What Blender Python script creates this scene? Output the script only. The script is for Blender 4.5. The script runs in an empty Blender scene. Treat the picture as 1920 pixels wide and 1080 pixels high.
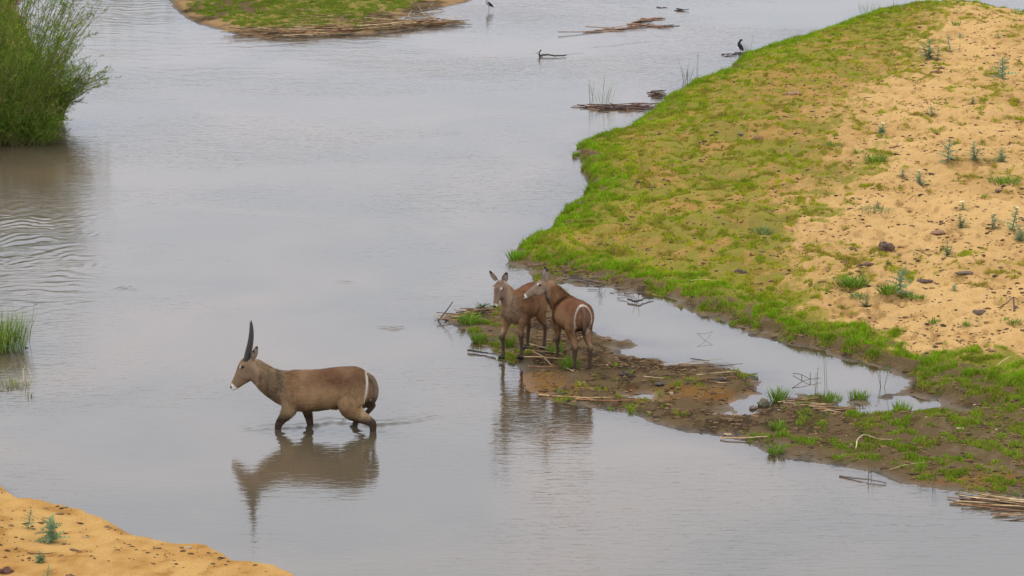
import bpy, bmesh, math, random
import numpy as np
from mathutils import Vector, Matrix, Euler
R = math.radians
sc = bpy.context.scene
col = sc.collection
# ------------------------------------------------------------------ camera
CAM_H = 13.3; FPX = 7000.0; TILT = R(11.2)
cd = bpy.data.cameras.new('camera'); cam = bpy.data.objects.new('camera', cd); col.objects.link(cam)
cam.location = (0, 0, CAM_H); cam.rotation_euler = (math.pi/2 - TILT, 0, 0)
cd.sensor_width = 36; cd.lens = 36*FPX/1920; cd.clip_start = 0.5; cd.clip_end = 3000
sc.camera = cam
# ------------------------------------------------------------------ sky, sun, exposure
w = bpy.data.worlds.new('World'); sc.world = w; w.use_nodes = True
nt = w.node_tree; nt.nodes.clear()
sky = nt.nodes.new('ShaderNodeTexSky'); sky.sky_type = 'NISHITA'; sky.sun_disc = False
SUN_EL, SUN_AZ = R(58), R(-35)
sky.sun_elevation = SUN_EL; sky.sun_rotation = SUN_AZ; sky.dust_density = 3; sky.air_density = 1.0
hs = nt.nodes.new('ShaderNodeHueSaturation'); hs.inputs['Saturation'].default_value = 0.12
nt.links.new(sky.outputs[0], hs.inputs['Color'])
# overcast: cloud layer laid over the clear sky, faintly streaked
tc = nt.nodes.new('ShaderNodeTexCoord'); mp = nt.nodes.new('ShaderNodeMapping'); mp.inputs['Scale'].default_value = (2.2, 2.2, 9)
nz = nt.nodes.new('ShaderNodeTexNoise'); nz.inputs['Scale'].default_value = 1.6; nz.inputs['Detail'].default_value = 4
nt.links.new(tc.outputs['Generated'], mp.inputs[0]); nt.links.new(mp.outputs[0], nz.inputs['Vector'])
cr = nt.nodes.new('ShaderNodeValToRGB')
cr.color_ramp.elements[0].position = 0.3; cr.color_ramp.elements[0].color = (10.3, 11.0, 12.2, 1)
cr.color_ramp.elements[1].position = 0.7; cr.color_ramp.elements[1].color = (11.5, 12.0, 13.0, 1)
nt.links.new(nz.outputs['Fac'], cr.inputs[0])
sx = nt.nodes.new('ShaderNodeSeparateXYZ'); nt.links.new(tc.outputs['Generated'], sx.inputs[0])
zr = nt.nodes.new('ShaderNodeValToRGB'); e_ = zr.color_ramp.elements
e_[0].position = .10; e_[0].color = (.55,.56,.585,1); e_[1].position = .8; e_[1].color = (.62,.62,.62,1)
for p_, v_ in ((.14,.60),(.19,.69),(.24,.82),(.29,.92),(.45,.86)): q_ = e_.new(p_); q_.color = (v_*.985, v_, v_*1.035, 1)
nt.links.new(sx.outputs['Z'], zr.inputs[0]); vm0 = nt.nodes.new('ShaderNodeVectorMath'); vm0.operation = 'MULTIPLY'; nt.links.new(cr.outputs[0], vm0.inputs[0]); nt.links.new(zr.outputs[0], vm0.inputs[1])
vm = nt.nodes.new('ShaderNodeVectorMath'); vm.operation = 'SCALE'; vm.inputs['Scale'].default_value = 1.60; nt.links.new(vm0.outputs[0], vm.inputs[0])
mx = nt.nodes.new('ShaderNodeMix'); mx.data_type = 'RGBA'; mx.inputs[0].default_value = 0.9
nt.links.new(hs.outputs[0], mx.inputs[6]); nt.links.new(vm.outputs[0], mx.inputs[7])
bg = nt.nodes.new('ShaderNodeBackground'); bg.inputs['Strength'].default_value = 0.12
nt.links.new(mx.outputs[2], bg.inputs[0])
wo = nt.nodes.new('ShaderNodeOutputWorld'); nt.links.new(bg.outputs[0], wo.inputs[0])
sd_ = bpy.data.lights.new('sun', 'SUN'); sd_.energy = 1.35; sd_.angle = R(11); sd_.color = (1.0, 0.95, 0.87)
sun = bpy.data.objects.new('sun', sd_); col.objects.link(sun)
sdir = Vector((math.sin(SUN_AZ)*math.cos(SUN_EL), math.cos(SUN_AZ)*math.cos(SUN_EL), math.sin(SUN_EL)))
sun.rotation_euler = sdir.to_track_quat('Z', 'Y').to_euler(); sun.location = (0, 60, 60)
sc.view_settings.view_transform = 'Standard'; sc.view_settings.look = 'None'
sc.view_settings.exposure = 0.0; sc.view_settings.gamma = 1.0
sc.cycles.filter_width = 1.5
# ------------------------------------------------------------------ helpers
def px2w(px, py, z=0.0):
    u = (px-960)/FPX; v = (540-py)/FPX
    d = (u, math.cos(TILT)+v*math.sin(TILT), -math.sin(TILT)+v*math.cos(TILT))
    t = (z-CAM_H)/d[2]
    return (d[0]*t, d[1]*t)
def lerp(a, b, t): return a+(b-a)*t
def sstep(a, b, x):
    t = np.clip((x-a)/(b-a), 0, 1); return t*t*(3-2*t)
def _h(ix, iy, s):
    n = (ix.astype(np.int64)*374761393 + iy.astype(np.int64)*668265263 + s*1274126177) & 0xffffffff
    n = ((n ^ (n >> 13))*1274126177) & 0xffffffff
    n = (n ^ (n >> 16)) & 0xffffff
    return n.astype(np.float64)/0xffffff
def vnoise(x, y, s=0):
    ix = np.floor(x); iy = np.floor(y); fx = x-ix; fy = y-iy
    fx = fx*fx*fx*(fx*(fx*6-15)+10); fy = fy*fy*fy*(fy*(fy*6-15)+10)
    return (_h(ix,iy,s)*(1-fx)+_h(ix+1,iy,s)*fx)*(1-fy)+(_h(ix,iy+1,s)*(1-fx)+_h(ix+1,iy+1,s)*fx)*fy
def fbm(x, y, s=0, o=4):
    x = np.asarray(x, float); y = np.asarray(y, float); a = 0.5; r = 0; t = 0
    for k in range(o):
        c, q = math.cos(0.6*k+.3), math.sin(0.6*k+.3)
        r = r+a*vnoise((x*c-y*q)*2**k+17.3*k, (x*q+y*c)*2**k+9.1*k, s+k); t += a; a *= .5
    return r/t
def sdist(poly, x, y):
    """signed distance to polygon, positive inside"""
    x = np.asarray(x, float); y = np.asarray(y, float)
    d2 = np.full(x.shape, 1e12); ins = np.zeros(x.shape, bool); n = len(poly)
    for i in range(n):
        ax, ay = poly[i]; bx, by = poly[(i+1) % n]
        ex, ey = bx-ax, by-ay; L = ex*ex+ey*ey+1e-12
        t = np.clip(((x-ax)*ex+(y-ay)*ey)/L, 0, 1)
        dx = x-ax-t*ex; dy = y-ay-t*ey
        d2 = np.minimum(d2, dx*dx+dy*dy)
        if ay != by:
            c = ((ay > y) != (by > y)) & (x < ex*(y-ay)/(by-ay)+ax); ins ^= c
    d = np.sqrt(d2); return np.where(ins, d, -d)
def PW(pts, z=0.0): return [px2w(a, b, z) for a, b in pts]
# shorelines, surveyed on the water plane
LAND = PW([(2600,60),(1985,40),(1925,28),(1850,14),(1780,6),(1700,14),(1630,28),(1560,56),(1480,79),(1400,104),(1362,134),(1300,158),(1250,184),
  (1222,210),(1172,243),(1086,273),(1086,292),(1100,308),(1096,335),(1106,352),(1090,378),(1068,388),(1050,408),(1030,432),(990,452),(962,474),
  (962,495),(996,508),(1000,528),(978,545),(955,562),(925,575),(880,590),(846,601),(880,620),(895,645),(925,665),(942,678),(985,690),(990,730),
  (1030,752),(1100,764),(1180,775),(1230,795),(1300,810),(1400,830),(1450,855),(1560,872),(1640,885),(1690,903),(1800,922),(1920,935),(2600,1010)])
MOUND = PW([(2600,60),(1985,40),(1925,28),(1850,14),(1780,6),(1700,14),(1630,28),(1560,56),(1480,79),(1400,104),(1362,134),(1300,158),(1250,184),
  (1222,210),(1172,243),(1086,273),(1086,292),(1100,308),(1096,335),(1106,352),(1090,378),(1068,388),(1050,408),(1030,432),(990,452),(962,474),
  (975,488),(1060,500),(1140,520),(1250,552),(1330,580),(1400,605),(1480,632),(1560,650),(1640,672),(1720,695),(1800,715),(1920,740),(2600,860)])
POOL = PW([(1062,532),(1120,540),(1180,548),(1262,560),(1252,574),(1300,583),(1350,603),(1440,640),(1500,652),(1545,662),(1600,680),(1690,706),
  (1702,722),(1690,736),(1640,742),(1560,748),(1500,742),(1470,752),(1415,748),(1440,762),(1372,772),(1372,757),(1440,738),(1432,720),(1405,700),(1340,690),(1300,680),
  (1200,672),(1148,654),(1205,648),(1140,634),(1110,628),(1085,600),(1060,570),(1048,548)])
PUDDLES = [PW(p) for p in (
  [(1630,748),(1700,741),(1750,748),(1770,760),(1700,772),(1650,768)], [(1560,764),(1620,757),(1690,766),(1630,776),(1540,772)],
  [(1785,764),(1830,768),(1820,774),(1790,772)], [(1070,520),(1110,522),(1100,530),(1072,528)], [(1196,742),(1230,740),(1222,752),(1198,750)],
  [(1250,683),(1286,680),(1290,685),(1255,688)], [(1020,489),(1058,490),(1040,497),(1022,496)], [(1150,654),(1215,650),(1200,668),(1158,664)],
  [(1645,690),(1672,692),(1660,700),(1640,698)], [(1380,770),(1404,764),(1402,772),(1384,776)])]
ISLE = PW([(325,5),(345,28),(380,46),(450,64),(560,70),(700,64),(812,49),(735,38),(782,24),(880,4),(960,-25),(900,-70),(500,-75),(300,-40)])
NEARB = PW([(-400,780),(-40,880),(0,915),(30,935),(110,946),(150,956),(190,972),(240,1000),(300,1014),(380,1022),(430,1050),(510,1063),(560,1086),(700,1140),(760,1250),(-400,1400)], 0.28)
LEFTB = PW([(-700,330),(-60,300),(10,270),(55,250),(95,225),(118,190),(90,130),(40,20),(40,-60),(150,-95),(140,-150),(-700,-150)])
SAND = [(1745,22),(1728,60),(1700,112),(1640,148),(1590,172),(1545,208),(1532,240),(1562,268),(1600,300),(1560,335),(1505,372),(1500,420),(1478,470),
  (1482,530),(1515,572),(1590,600),(1680,640),(1780,664),(1920,675),(2600,760),(2600,-100),(1800,-40)]
def shp(d, k): return 1-np.exp(-np.maximum(d, 0)/k)
def height(x, y, full=False):
    x = np.asarray(x, float); y = np.asarray(y, float)
    n1 = fbm(x/1.3, y/1.9, 1)-.5; n2 = fbm(x/.32, y/.4, 5, 3)-.5; n3 = fbm(x/4, y/6, 9, 3)-.5
    n4 = fbm(x/.45, y/.7, 21, 3)-.5
    wob = n4*.22+n1*.3
    dL = sdist(LAND, x, y); dM = sdist(MOUND, x, y); dP = sdist(POOL, x, y)
    for p in PUDDLES: dP = np.maximum(dP, sdist(p, x, y))
    dI = sdist(ISLE, x, y); dN = sdist(NEARB, x, y); dB = sdist(LEFTB, x, y)
    flat = np.where(dL+wob > 0, .045*shp(dL+wob, .25)+.02*np.clip(dL, 0, 4), 0)+(n2*.09+n1*.06)*sstep(0, .5, dL)
    flat = np.where(dL+wob < 0, np.maximum(-.6, .16*(dL+wob)), np.maximum(flat, .012))
    dp = dP+n4*.40+n2*.45+n1*.35*sstep(px2w(1400,700)[0], px2w(1560,700)[0], x)
    flat = np.where((dp > -.35) & (dL > -1), np.minimum(flat, -.16*dp+.0), flat)
    mm = dM+n4*.12
    steep = np.exp(-(((y-px2w(1090,330)[1])/2.2)**2))*(x < px2w(1200,330)[0])
    riv = sstep(px2w(960,520)[1]-.5, px2w(960,470)[1]+.5, y)
    hm = (.05+.04*riv+.16*steep)*shp(mm, .75-.59*riv)+.95*shp(mm, 11.)+(n1*.12+n2*.085+n3*.22)*sstep(.2, 2., mm)-(.035*sstep(.58, .72, fbm(x/.24, y/.3, 25, 2))+.02*sstep(.55, .7, fbm(x/.11, y/.15, 27, 2)))*sstep(.4, 1.2, mm)
    h = np.where(mm > 0, np.maximum(flat, 0)+hm, flat)
    wi = dI+n1*.4; hi = np.where(wi > 0, .07*shp(wi, .2)+.03*np.clip(wi, 0, 6)+(n1*.06+n2*.03)*sstep(0,.6,wi), .16*wi)
    wn = dN+n4*.10+.02; hn = np.where(wn > 0, .28+.10*np.clip(wn,0,5)+n2*.05+n1*.12+n3*.1, .28+wn*1.0)
    wb = dB+n1*.5; hb = np.where(wb > 0, .1*shp(wb, .4)+.05*np.clip(wb,0,10), .25*wb)
    far = .06*(y-230)+3*n3
    h = np.maximum.reduce([h, hi, hn, hb, np.where(y > 200, far, -.6), np.full(x.shape, -.6)])
    if full: return h, dict(dL=dL, dM=dM, dP=dP, dI=dI, dN=dN, dB=dB, n1=n1, n2=n2, n3=n3, n4=n4)
    return h
def hit(px, py):
    z = 0.0
    for _ in range(12):
        x, y = px2w(px, py, z); z = .5*z+.5*max(0.0, float(height(np.array([x]), np.array([y]))[0]))
    return x, y, z
def hits(pts):
    a = np.array(pts, float); z = np.zeros(len(a))
    for _ in range(14):
        u = (a[:,0]-960)/FPX; v = (540-a[:,1])/FPX
        dy = math.cos(TILT)+v*math.sin(TILT); dz = -math.sin(TILT)+v*math.cos(TILT)
        t = (z-CAM_H)/dz; X = u*t; Y = dy*t
        z = .5*z+.5*np.maximum(0, height(X, Y))
    return np.stack([X, Y, z], 1)
SANDW = [tuple(p[:2]) for p in hits(SAND)]
def seg_d(pts, x, y):
    d = np.full(x.shape, 1e9); tt = np.zeros(x.shape)
    for i in range(len(pts)-1):
        (ax, ay), (bx, by) = pts[i], pts[i+1]; ex, ey = bx-ax, by-ay; L = ex*ex+ey*ey
        t_ = np.clip(((x-ax)*ex+(y-ay)*ey)/L, 0, 1); q = np.hypot(x-ax-t_*ex, y-ay-t_*ey); sgn = np.sign((y-ay-t_*ey)+1e-9)
        m_ = q < np.abs(d); d = np.where(m_, q*sgn, d); tt = np.where(m_, (i+t_)/(len(pts)-1), tt)
    return d, tt
# ---- materials
def mat(name):
    m = bpy.data.materials.new(name); m.use_nodes = True
    return m, m.node_tree, m.node_tree.nodes['Principled BSDF']
def simple(name, c, rough=.85, var=.25, scale=30., bump=0., spec=.3):
    m, t, b = mat(name); b.inputs['Roughness'].default_value = rough; b.inputs['Specular IOR Level'].default_value = spec
    n = t.nodes.new('ShaderNodeTexNoise'); n.inputs['Scale'].default_value = scale; n.inputs['Detail'].default_value = 5
    co = t.nodes.new('ShaderNodeTexCoord'); t.links.new(co.outputs['Object'], n.inputs['Vector'])
    r = t.nodes.new('ShaderNodeValToRGB')
    r.color_ramp.elements[0].position = .3; r.color_ramp.elements[1].position = .7
    r.color_ramp.elements[0].color = tuple(v*(1-var) for v in c)+(1,); r.color_ramp.elements[1].color = tuple(min(1, v*(1+var)) for v in c)+(1,)
    t.links.new(n.outputs['Fac'], r.inputs[0]); t.links.new(r.outputs[0], b.inputs['Base Color'])
    if bump:
        bp = t.nodes.new('ShaderNodeBump'); bp.inputs['Distance'].default_value = bump; t.links.new(n.outputs['Fac'], bp.inputs['Height']); t.links.new(bp.outputs[0], b.inputs['Normal'])
    return m
def vcol_mat(name, rough=.8, nscale=40., namt=.25, bump=0., bscale=30., trans=0., spec=.25, attr='Col'):
    m, t, b = mat(name); b.inputs['Roughness'].default_value = rough; b.inputs['Specular IOR Level'].default_value = spec
    a = t.nodes.new('ShaderNodeAttribute'); a.attribute_name = attr
    co = t.nodes.new('ShaderNodeTexCoord')
    n = t.nodes.new('ShaderNodeTexNoise'); n.inputs['Scale'].default_value = nscale; n.inputs['Detail'].default_value = 6; t.links.new(co.outputs['Object'], n.inputs['Vector'])
    mr = t.nodes.new('ShaderNodeMapRange'); mr.inputs[1].default_value = .3; mr.inputs[2].default_value = .7; mr.inputs[3].default_value = 1-namt; mr.inputs[4].default_value = 1+namt
    t.links.new(n.outputs['Fac'], mr.inputs[0])
    mu = t.nodes.new('ShaderNodeVectorMath'); mu.operation = 'SCALE'; t.links.new(a.outputs['Color'], mu.inputs[0]); t.links.new(mr.outputs[0], mu.inputs['Scale'])
    t.links.new(mu.outputs[0], b.inputs['Base Color'])
    if bump:
        n2 = t.nodes.new('ShaderNodeTexNoise'); n2.inputs['Scale'].default_value = bscale; n2.inputs['Detail'].default_value = 6; n2.inputs['Roughness'].default_value = .65
        t.links.new(co.outputs['Object'], n2.inputs['Vector'])
        bp = t.nodes.new('ShaderNodeBump'); bp.inputs['Distance'].default_value = bump; t.links.new(n2.outputs['Fac'], bp.inputs['Height']); t.links.new(bp.outputs[0], b.inputs['Normal'])
    if trans:
        tr = t.nodes.new('ShaderNodeBsdfTranslucent'); t.links.new(mu.outputs[0], tr.inputs[0])
        mixs = t.nodes.new('ShaderNodeMixShader'); mixs.inputs[0].default_value = trans
        out = t.nodes['Material Output']; t.links.new(b.outputs[0], mixs.inputs[1]); t.links.new(tr.outputs[0], mixs.inputs[2]); t.links.new(mixs.outputs[0], out.inputs[0])
    return m
def mesh_np(name, V, F, m, parent=None, cols=None, smooth=False):
    """V (n,3), F (m,k) constant k"""
    V = np.asarray(V, np.float32); F = np.asarray(F, np.int32)
    me = bpy.data.meshes.new(name); k = F.shape[1]
    me.vertices.add(len(V)); me.vertices.foreach_set('co', V.ravel())
    me.loops.add(F.size); me.loops.foreach_set('vertex_index', F.ravel())
    me.polygons.add(len(F)); me.polygons.foreach_set('loop_start', np.arange(0, F.size, k, dtype=np.int32))
    me.update(calc_edges=True)
    me.polygons.foreach_set('use_smooth', np.full(len(F), smooth, bool))
    if cols is not None:
        a = me.color_attributes.new('Col', 'FLOAT_COLOR', 'POINT')
        c = np.ones((len(V), 4), np.float32); c[:, :3] = cols; a.data.foreach_set('color', c.ravel())
    me.materials.append(m)
    o = bpy.data.objects.new(name, me); col.objects.link(o)
    if parent: o.parent = parent
    return o
def tag(o, label=None, cat=None, group=None, kind=None):
    if label: o['label'] = label
    if cat: o['category'] = cat
    if group: o['group'] = group
    if kind: o['kind'] = kind
    return o
def empty(name, loc, rz=0, s=1.0):
    o = bpy.data.objects.new(name, None); col.objects.link(o); o.location = loc; o.rotation_euler = (0, 0, rz); o.scale = (s, s, s); o.empty_display_size = .1
    return o
# ------------------------------------------------------------------ ground
def axis(lo, hi, step, outlo, outhi):
    a = list(np.arange(lo, hi+1e-6, step)); s = step
    while a[-1] < outhi: s *= 1.35; a.append(a[-1]+s)
    s = step
    while a[0] > outlo: s *= 1.35; a.insert(0, a[0]-s)
    return np.array(a)
gx = axis(-16.5, 16.5, .042, -700, 700); gy = axis(44, 124, .075, -60, 2000)
GX, GY = np.meshgrid(gx, gy); shape = GX.shape
H, D = height(GX, GY, True)
dS = sdist(SANDW, GX, GY)
NX = len(gx); NY = len(gy)
dL, dM, dP, dI, dN, dB = (D[k] for k in ('dL','dM','dP','dI','dN','dB'))
n1, n2, n3, n4 = (D[k] for k in ('n1','n2','n3','n4'))
pa = fbm(GX/.9, GY/1.6, 33, 4); pb = fbm(GX/.22, GY/.38, 41, 4); pc = fbm(GX/2.6, GY/4.2, 52, 3); pd = fbm(GX/.1, GY/.16, 61, 3); pe_ = fbm(GX/.17, GY/.24, 66, 3)
def zones(x_, y_): pass
sandm = sstep(-.35, .5, dS+(pa-.5)*2.2*sstep(px2w(1600,200)[1], px2w(1600,330)[1], GY)+(pa-.5)*.8+(pb-.5)*2.2)                  # dry sand of the mound
mound = sstep(-.25, .45, dM+(pb-.5)*1.6+(pe_-.5)*1.0)
row = GY < px2w(1500, 700)[1]
# grass cover on the mound: bare streaks inland, unbroken along the water
bare = sstep(.46, .56, pa*.3+pb*.7+(pc-.5)*.5)*sstep(.35, 1.6, dM)
for pl in ([(1110,316),(1150,308),(1192,305)], [(1165,344),(1250,337),(1330,325),(1385,330)], [(1330,238),(1380,252),(1440,246)], [(1100,455),(1160,448),(1220,470)], [(1300,420),(1370,410),(1430,425)]):
    q_ = hits(pl); d_s, _ = seg_d([(a[0], a[1]) for a in q_], GX, GY); bare = np.maximum(bare, sstep(.55, .15, np.abs(d_s)+(pb-.5)*1.1))
edgeg = np.exp(-np.maximum(dM, 0)/.9)
gm = mound*(1-sandm)*np.clip(1-.88*bare+edgeg, .1, 1)
gm = np.maximum(gm, mound*sandm*sstep(.555, .66, pb*.5+pc*.5)*.7)     # odd tufts on the sand
# low muddy flat: grass to the right, mud towards the spit
fx0 = px2w(1500, 800)[0]; tipx = px2w(960, 610)[0]
flatz = (dL > 0)*(1-mound)
gf = flatz*sstep(fx0-1.6, fx0+1.0, GX+(pa-.5)*3.5)*sstep(.40, .56, pb*.6+pa*.4+.06)*sstep(.02, .5, dL+(pb-.5)*.7)*sstep(.1, .5, -dP+(pb-.5)*.4)
gf = np.maximum(gf, flatz*sstep(.6, 1.1, tipx-GX+.9+(pa-.5)*.8)*sstep(.42, .56, pb)*.8*(GY < px2w(900,560)[1]))
gf = gf*(.25+.75*sstep(.34, .60, pe_*.6+pb*.4))
gf = np.maximum(gf, flatz*sstep(.60, .68, pb*.5+pa*.5)*.35)
gi = sstep(.2, .9, dI+(pb-.5)*.9)*sstep(.42, .58, pa*.5+pb*.5+.10*sstep(1, 3, dI)+.03)*sstep(px2w(830,20)[0], px2w(700,20)[0], GX)
gb = sstep(0, .3, dB)
G = np.clip(np.maximum.reduce([gm, gf, gi, gb*.5]), 0, 1)
wet = np.clip(sstep(.045, .0, H), 0, 1)
def C(*c): return np.array(c)[None, None, :]
def mixc(a, b, t): return a+(b-a)*t[..., None]
sandc = mixc(C(.50,.305,.120), C(.40,.235,.086), sstep(.35, .7, pa*.5+pc*.5))
sandc = mixc(sandc, C(.28,.14,.045), sstep(.58, .70, pb*.6+pd*.4)*.75)
sandc = mixc(sandc, C(.21,.115,.040), sstep(.60, .72, pe_*.7+pa*.3)*.7)
sandc = mixc(sandc, C(.50,.32,.145), sstep(.55, .72, pd)*.4)
mud = mixc(C(.105,.070,.036), C(.045,.031,.018), sstep(.4, .62, pb))
mud = mixc(mud, C(.15,.105,.065), sstep(.52, .68, pc*.4+pd*.6)*.6)
ox = px2w(1010,725); oc = np.exp(-(((GX-ox[0])/.9)**2+((GY-ox[1])/1.3)**2)); ox2 = px2w(1290,745); oc2 = np.exp(-(((GX-ox2[0])/1.5)**2+((GY-ox2[1])/.9)**2))
ox3 = px2w(1850,905); oc3 = np.exp(-(((GX-ox3[0])/1.6)**2+((GY-ox3[1])/.55)**2))
mud = mixc(mud, C(.17,.085,.026), np.clip(sstep(.45, .85, np.maximum.reduce([oc, oc2*.95, oc3])+(pb-.5)*.9)*.85, 0, 1))
under = mixc(C(.20,.155,.038), C(.34,.19,.062), sstep(.40, .62, pb*.35+pa*.35+pe_*.3))
col0 = mixc(mud, mixc(under, sandc, sandm), mound)
col0 = mixc(col0, mixc(mud, C(.26,.16,.075), sstep(.4,.6,pa)), sstep(-.1, .2, dI))
nearc = mixc(C(.45,.262,.090), C(.36,.19,.058), sstep(.35, .65, pa*.5+pb*.5)); nearc = mixc(nearc, C(.25,.125,.035), sstep(.64, .74, pb)*.6)
col0 = mixc(col0, nearc, sstep(-.45, -.3, dN))
col0 = mixc(col0, C(.24,.23,.028), np.clip(G*.3, 0, 1)*(1-.0*G))
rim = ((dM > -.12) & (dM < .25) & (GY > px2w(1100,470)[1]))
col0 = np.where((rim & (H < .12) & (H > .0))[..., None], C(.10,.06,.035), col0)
col0 = mixc(col0, C(.16,.10,.055), sstep(.0, -.25, H))
keep = np.ones(shape, bool)
def grid_faces(mask):
    idx = np.arange(NX*NY).reshape(NY, NX)
    q = np.stack([idx[:-1,:-1], idx[:-1,1:], idx[1:,1:], idx[1:,:-1]], -1)
    m_ = mask[:-1,:-1] | mask[:-1,1:] | mask[1:,1:] | mask[1:,:-1]
    q = q[m_]; u, inv = np.unique(q, return_inverse=True)
    return u, inv.reshape(-1, 4)
gmat = vcol_mat('earth', rough=.93, nscale=55, namt=.22, bump=.03, bscale=17, spec=.0)
t = gmat.node_tree; b = t.nodes['Principled BSDF']
wa = t.nodes.new('ShaderNodeAttribute'); wa.attribute_name = 'wet'
mr = t.nodes.new('ShaderNodeMapRange'); mr.inputs[3].default_value = .93; mr.inputs[4].default_value = .6; t.links.new(wa.outputs['Fac'], mr.inputs[0]); t.links.new(mr.outputs[0], b.inputs['Roughness'])
mr2 = t.nodes.new('ShaderNodeMapRange'); mr2.inputs[3].default_value = .0; mr2.inputs[4].default_value = .2; t.links.new(wa.outputs['Fac'], mr2.inputs[0]); t.links.new(mr2.outputs[0], b.inputs['Specular IOR Level'])
u, F = grid_faces(H > -.58)
far_m = None
V = np.stack([GX, GY, H], -1).reshape(-1, 3)
u, F = grid_faces(np.ones(shape, bool) & ((H > -.5) | (GX < -17) | (GX > 17) | (GY < 44.2) | (GY > 123.8) | True))
ground = mesh_np('ground', V[u], F, gmat, cols=col0.reshape(-1, 3)[u], smooth=True); tag(ground, kind='structure')
at = ground.data.attributes.new('wet', 'FLOAT', 'POINT'); at.data.foreach_set('value', (wet*(1-sstep(-.4,-.2,dN))).reshape(-1)[u].astype(np.float32))
# ------------------------------------------------------------------ water
def waves(x, y):
    wv = np.zeros(x.shape)
    cx, cy = px2w(0, 480); q = np.exp(-(((x-cx)/2.4)**2+((y-cy)/5.0)**2)); nn = fbm(x/1.2, y/2.2, 70, 3); m2 = fbm(x/.7, y/.6, 75, 3)
    wv += q*(.012*np.sin((y*1.0-x*.12+nn*2.6)*2*math.pi/.55)*sstep(.38,.7,m2)+.006*np.sin((y+x*.15+m2*2.)*2*math.pi/.38)*sstep(.4,.7,nn))
    cx, cy = px2w(420, 95); q = np.exp(-(((x-cx)/5)**2+((y-cy)/8.0)**2))
    wv += q*.004*np.sin((y+x*.12+nn*2.0)*2*math.pi/.9)*m2*1.6
    cx, cy = px2w(200, 20); q = np.exp(-(((x-cx)/2.6)**2+((y-cy)/7.0)**2)); wv += q*.008*np.sin((y+x*.2+nn*2.4)*2*math.pi/.8)*m2
    # wake of the wading buck
    wk = PWAKE; d, tt = seg_d(wk, x, y); env = np.sin(np.clip(tt, .0, 1)*math.pi)**.5
    wv += env*(.038*np.exp(-((d+.02)/.07)**2)-.020*np.exp(-((d-.14)/.10)**2))*(.35+1.2*fbm(x/.16, y/.2, 80, 3))
    for (lx, ly) in LEGS_IN_WATER:
        r = np.hypot(x-lx, y-ly); wv += .012*np.exp(-r/.35)*np.cos(r*2*math.pi/.22)*sstep(.03, .1, r)
    for pl, amp in WLETS:
        d, tt = seg_d(pl, x, y); wv += amp*np.sin(np.clip(tt, 0, 1)*math.pi)*np.exp(-(d/.08)**2)*(.4+fbm(x/.3, y/.2, 90, 2))
    return wv
PWAKE = PW([(445,806),(520,802),(580,800),(618,790),(650,793),(700,796),(770,790),(842,776)])
LEGS_IN_WATER = [px2w(519,806), px2w(581,804), px2w(666,794), px2w(703,803)]
WLETS = [(PW([(210,545),(238,540),(262,546)]), .026), (PW([(110,575),(150,570),(188,565)]), .008), (PW([(700,612),(740,618),(762,612)]), .034),
  (PW([(600,527),(650,530),(690,528)]), .014), (PW([(740,540),(790,541)]), .006), (PW([(640,745),(700,748),(735,742)]), .008), (PW([(560,590),(640,600),(720,603)]), .005),
  (PW([(1095,92),(1150,87),(1230,78)]), .024), (PW([(985,100),(1050,105),(1110,99)]), .022), (PW([(1130,8),(1170,5)]), .01),
  (PW([(60,692),(110,685),(140,678)]), .006), (PW([(0,562),(70,570),(120,567)]), .012), (PW([(300,765),(360,758)]), .005), (PW([(810,720),(870,727),(905,722)]), .004)]
wm = bpy.data.materials.new('river_water'); wm.use_nodes = True; t = wm.node_tree; t.nodes.clear(); N = t.nodes.new; L = t.links.new
out = N('ShaderNodeOutputMaterial'); dif = N('ShaderNodeBsdfDiffuse'); tra = N('ShaderNodeBsdfTransparent'); gl = N('ShaderNodeBsdfGlossy'); fr = N('ShaderNodeFresnel')
dif.inputs[0].default_value = (.098, .078, .054, 1); gl.inputs['Roughness'].default_value = .07; fr.inputs[0].default_value = 1.333
tra.inputs[0].default_value = (.85, .72, .52, 1)
dpa = N('ShaderNodeAttribute'); dpa.attribute_name = 'murk'
dn1 = N('ShaderNodeTexNoise'); dn1.inputs['Scale'].default_value = .22; dn1.inputs['Detail'].default_value = 5; dn1.inputs['Distortion'].default_value = .8
dc = N('ShaderNodeTexCoord'); dm_ = N('ShaderNodeMapping'); dm_.inputs['Scale'].default_value = (1, .7, 1); L(dc.outputs['Object'], dm_.inputs[0]); L(dm_.outputs[0], dn1.inputs['Vector'])
dr_ = N('ShaderNodeValToRGB'); dr_.color_ramp.elements[0].position = .42; dr_.color_ramp.elements[1].position = .68; dr_.color_ramp.elements[0].color = (.076,.059,.036,1); dr_.color_ramp.elements[1].color = (.128,.086,.050,1)
L(dn1.outputs['Fac'], dr_.inputs[0]); L(dr_.outputs[0], dif.inputs[0])
m1 = N('ShaderNodeMixShader'); L(dpa.outputs['Fac'], m1.inputs[0]); L(tra.outputs[0], m1.inputs[1]); L(dif.outputs[0], m1.inputs[2])
m2 = N('ShaderNodeMixShader'); L(fr.outputs[0], m2.inputs[0]); L(m1.outputs[0], m2.inputs[1]); L(gl.outputs[0], m2.inputs[2]); L(m2.outputs[0], out.inputs[0])
co = N('ShaderNodeTexCoord'); hgt = None
def wn(scale, sx, sy, det, dist, amt):
    mp = N('ShaderNodeMapping'); mp.inputs['Scale'].default_value = (sx, sy, 1); L(co.outputs['Object'], mp.inputs[0])
    n = N('ShaderNodeTexNoise'); n.inputs['Scale'].default_value = scale; n.inputs['Detail'].default_value = det; n.inputs['Distortion'].default_value = dist; L(mp.outputs[0], n.inputs['Vector'])
    mm_ = N('ShaderNodeMath'); mm_.operation = 'MULTIPLY'; mm_.inputs[1].default_value = amt; L(n.outputs['Fac'], mm_.inputs[0]); return mm_
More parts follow.
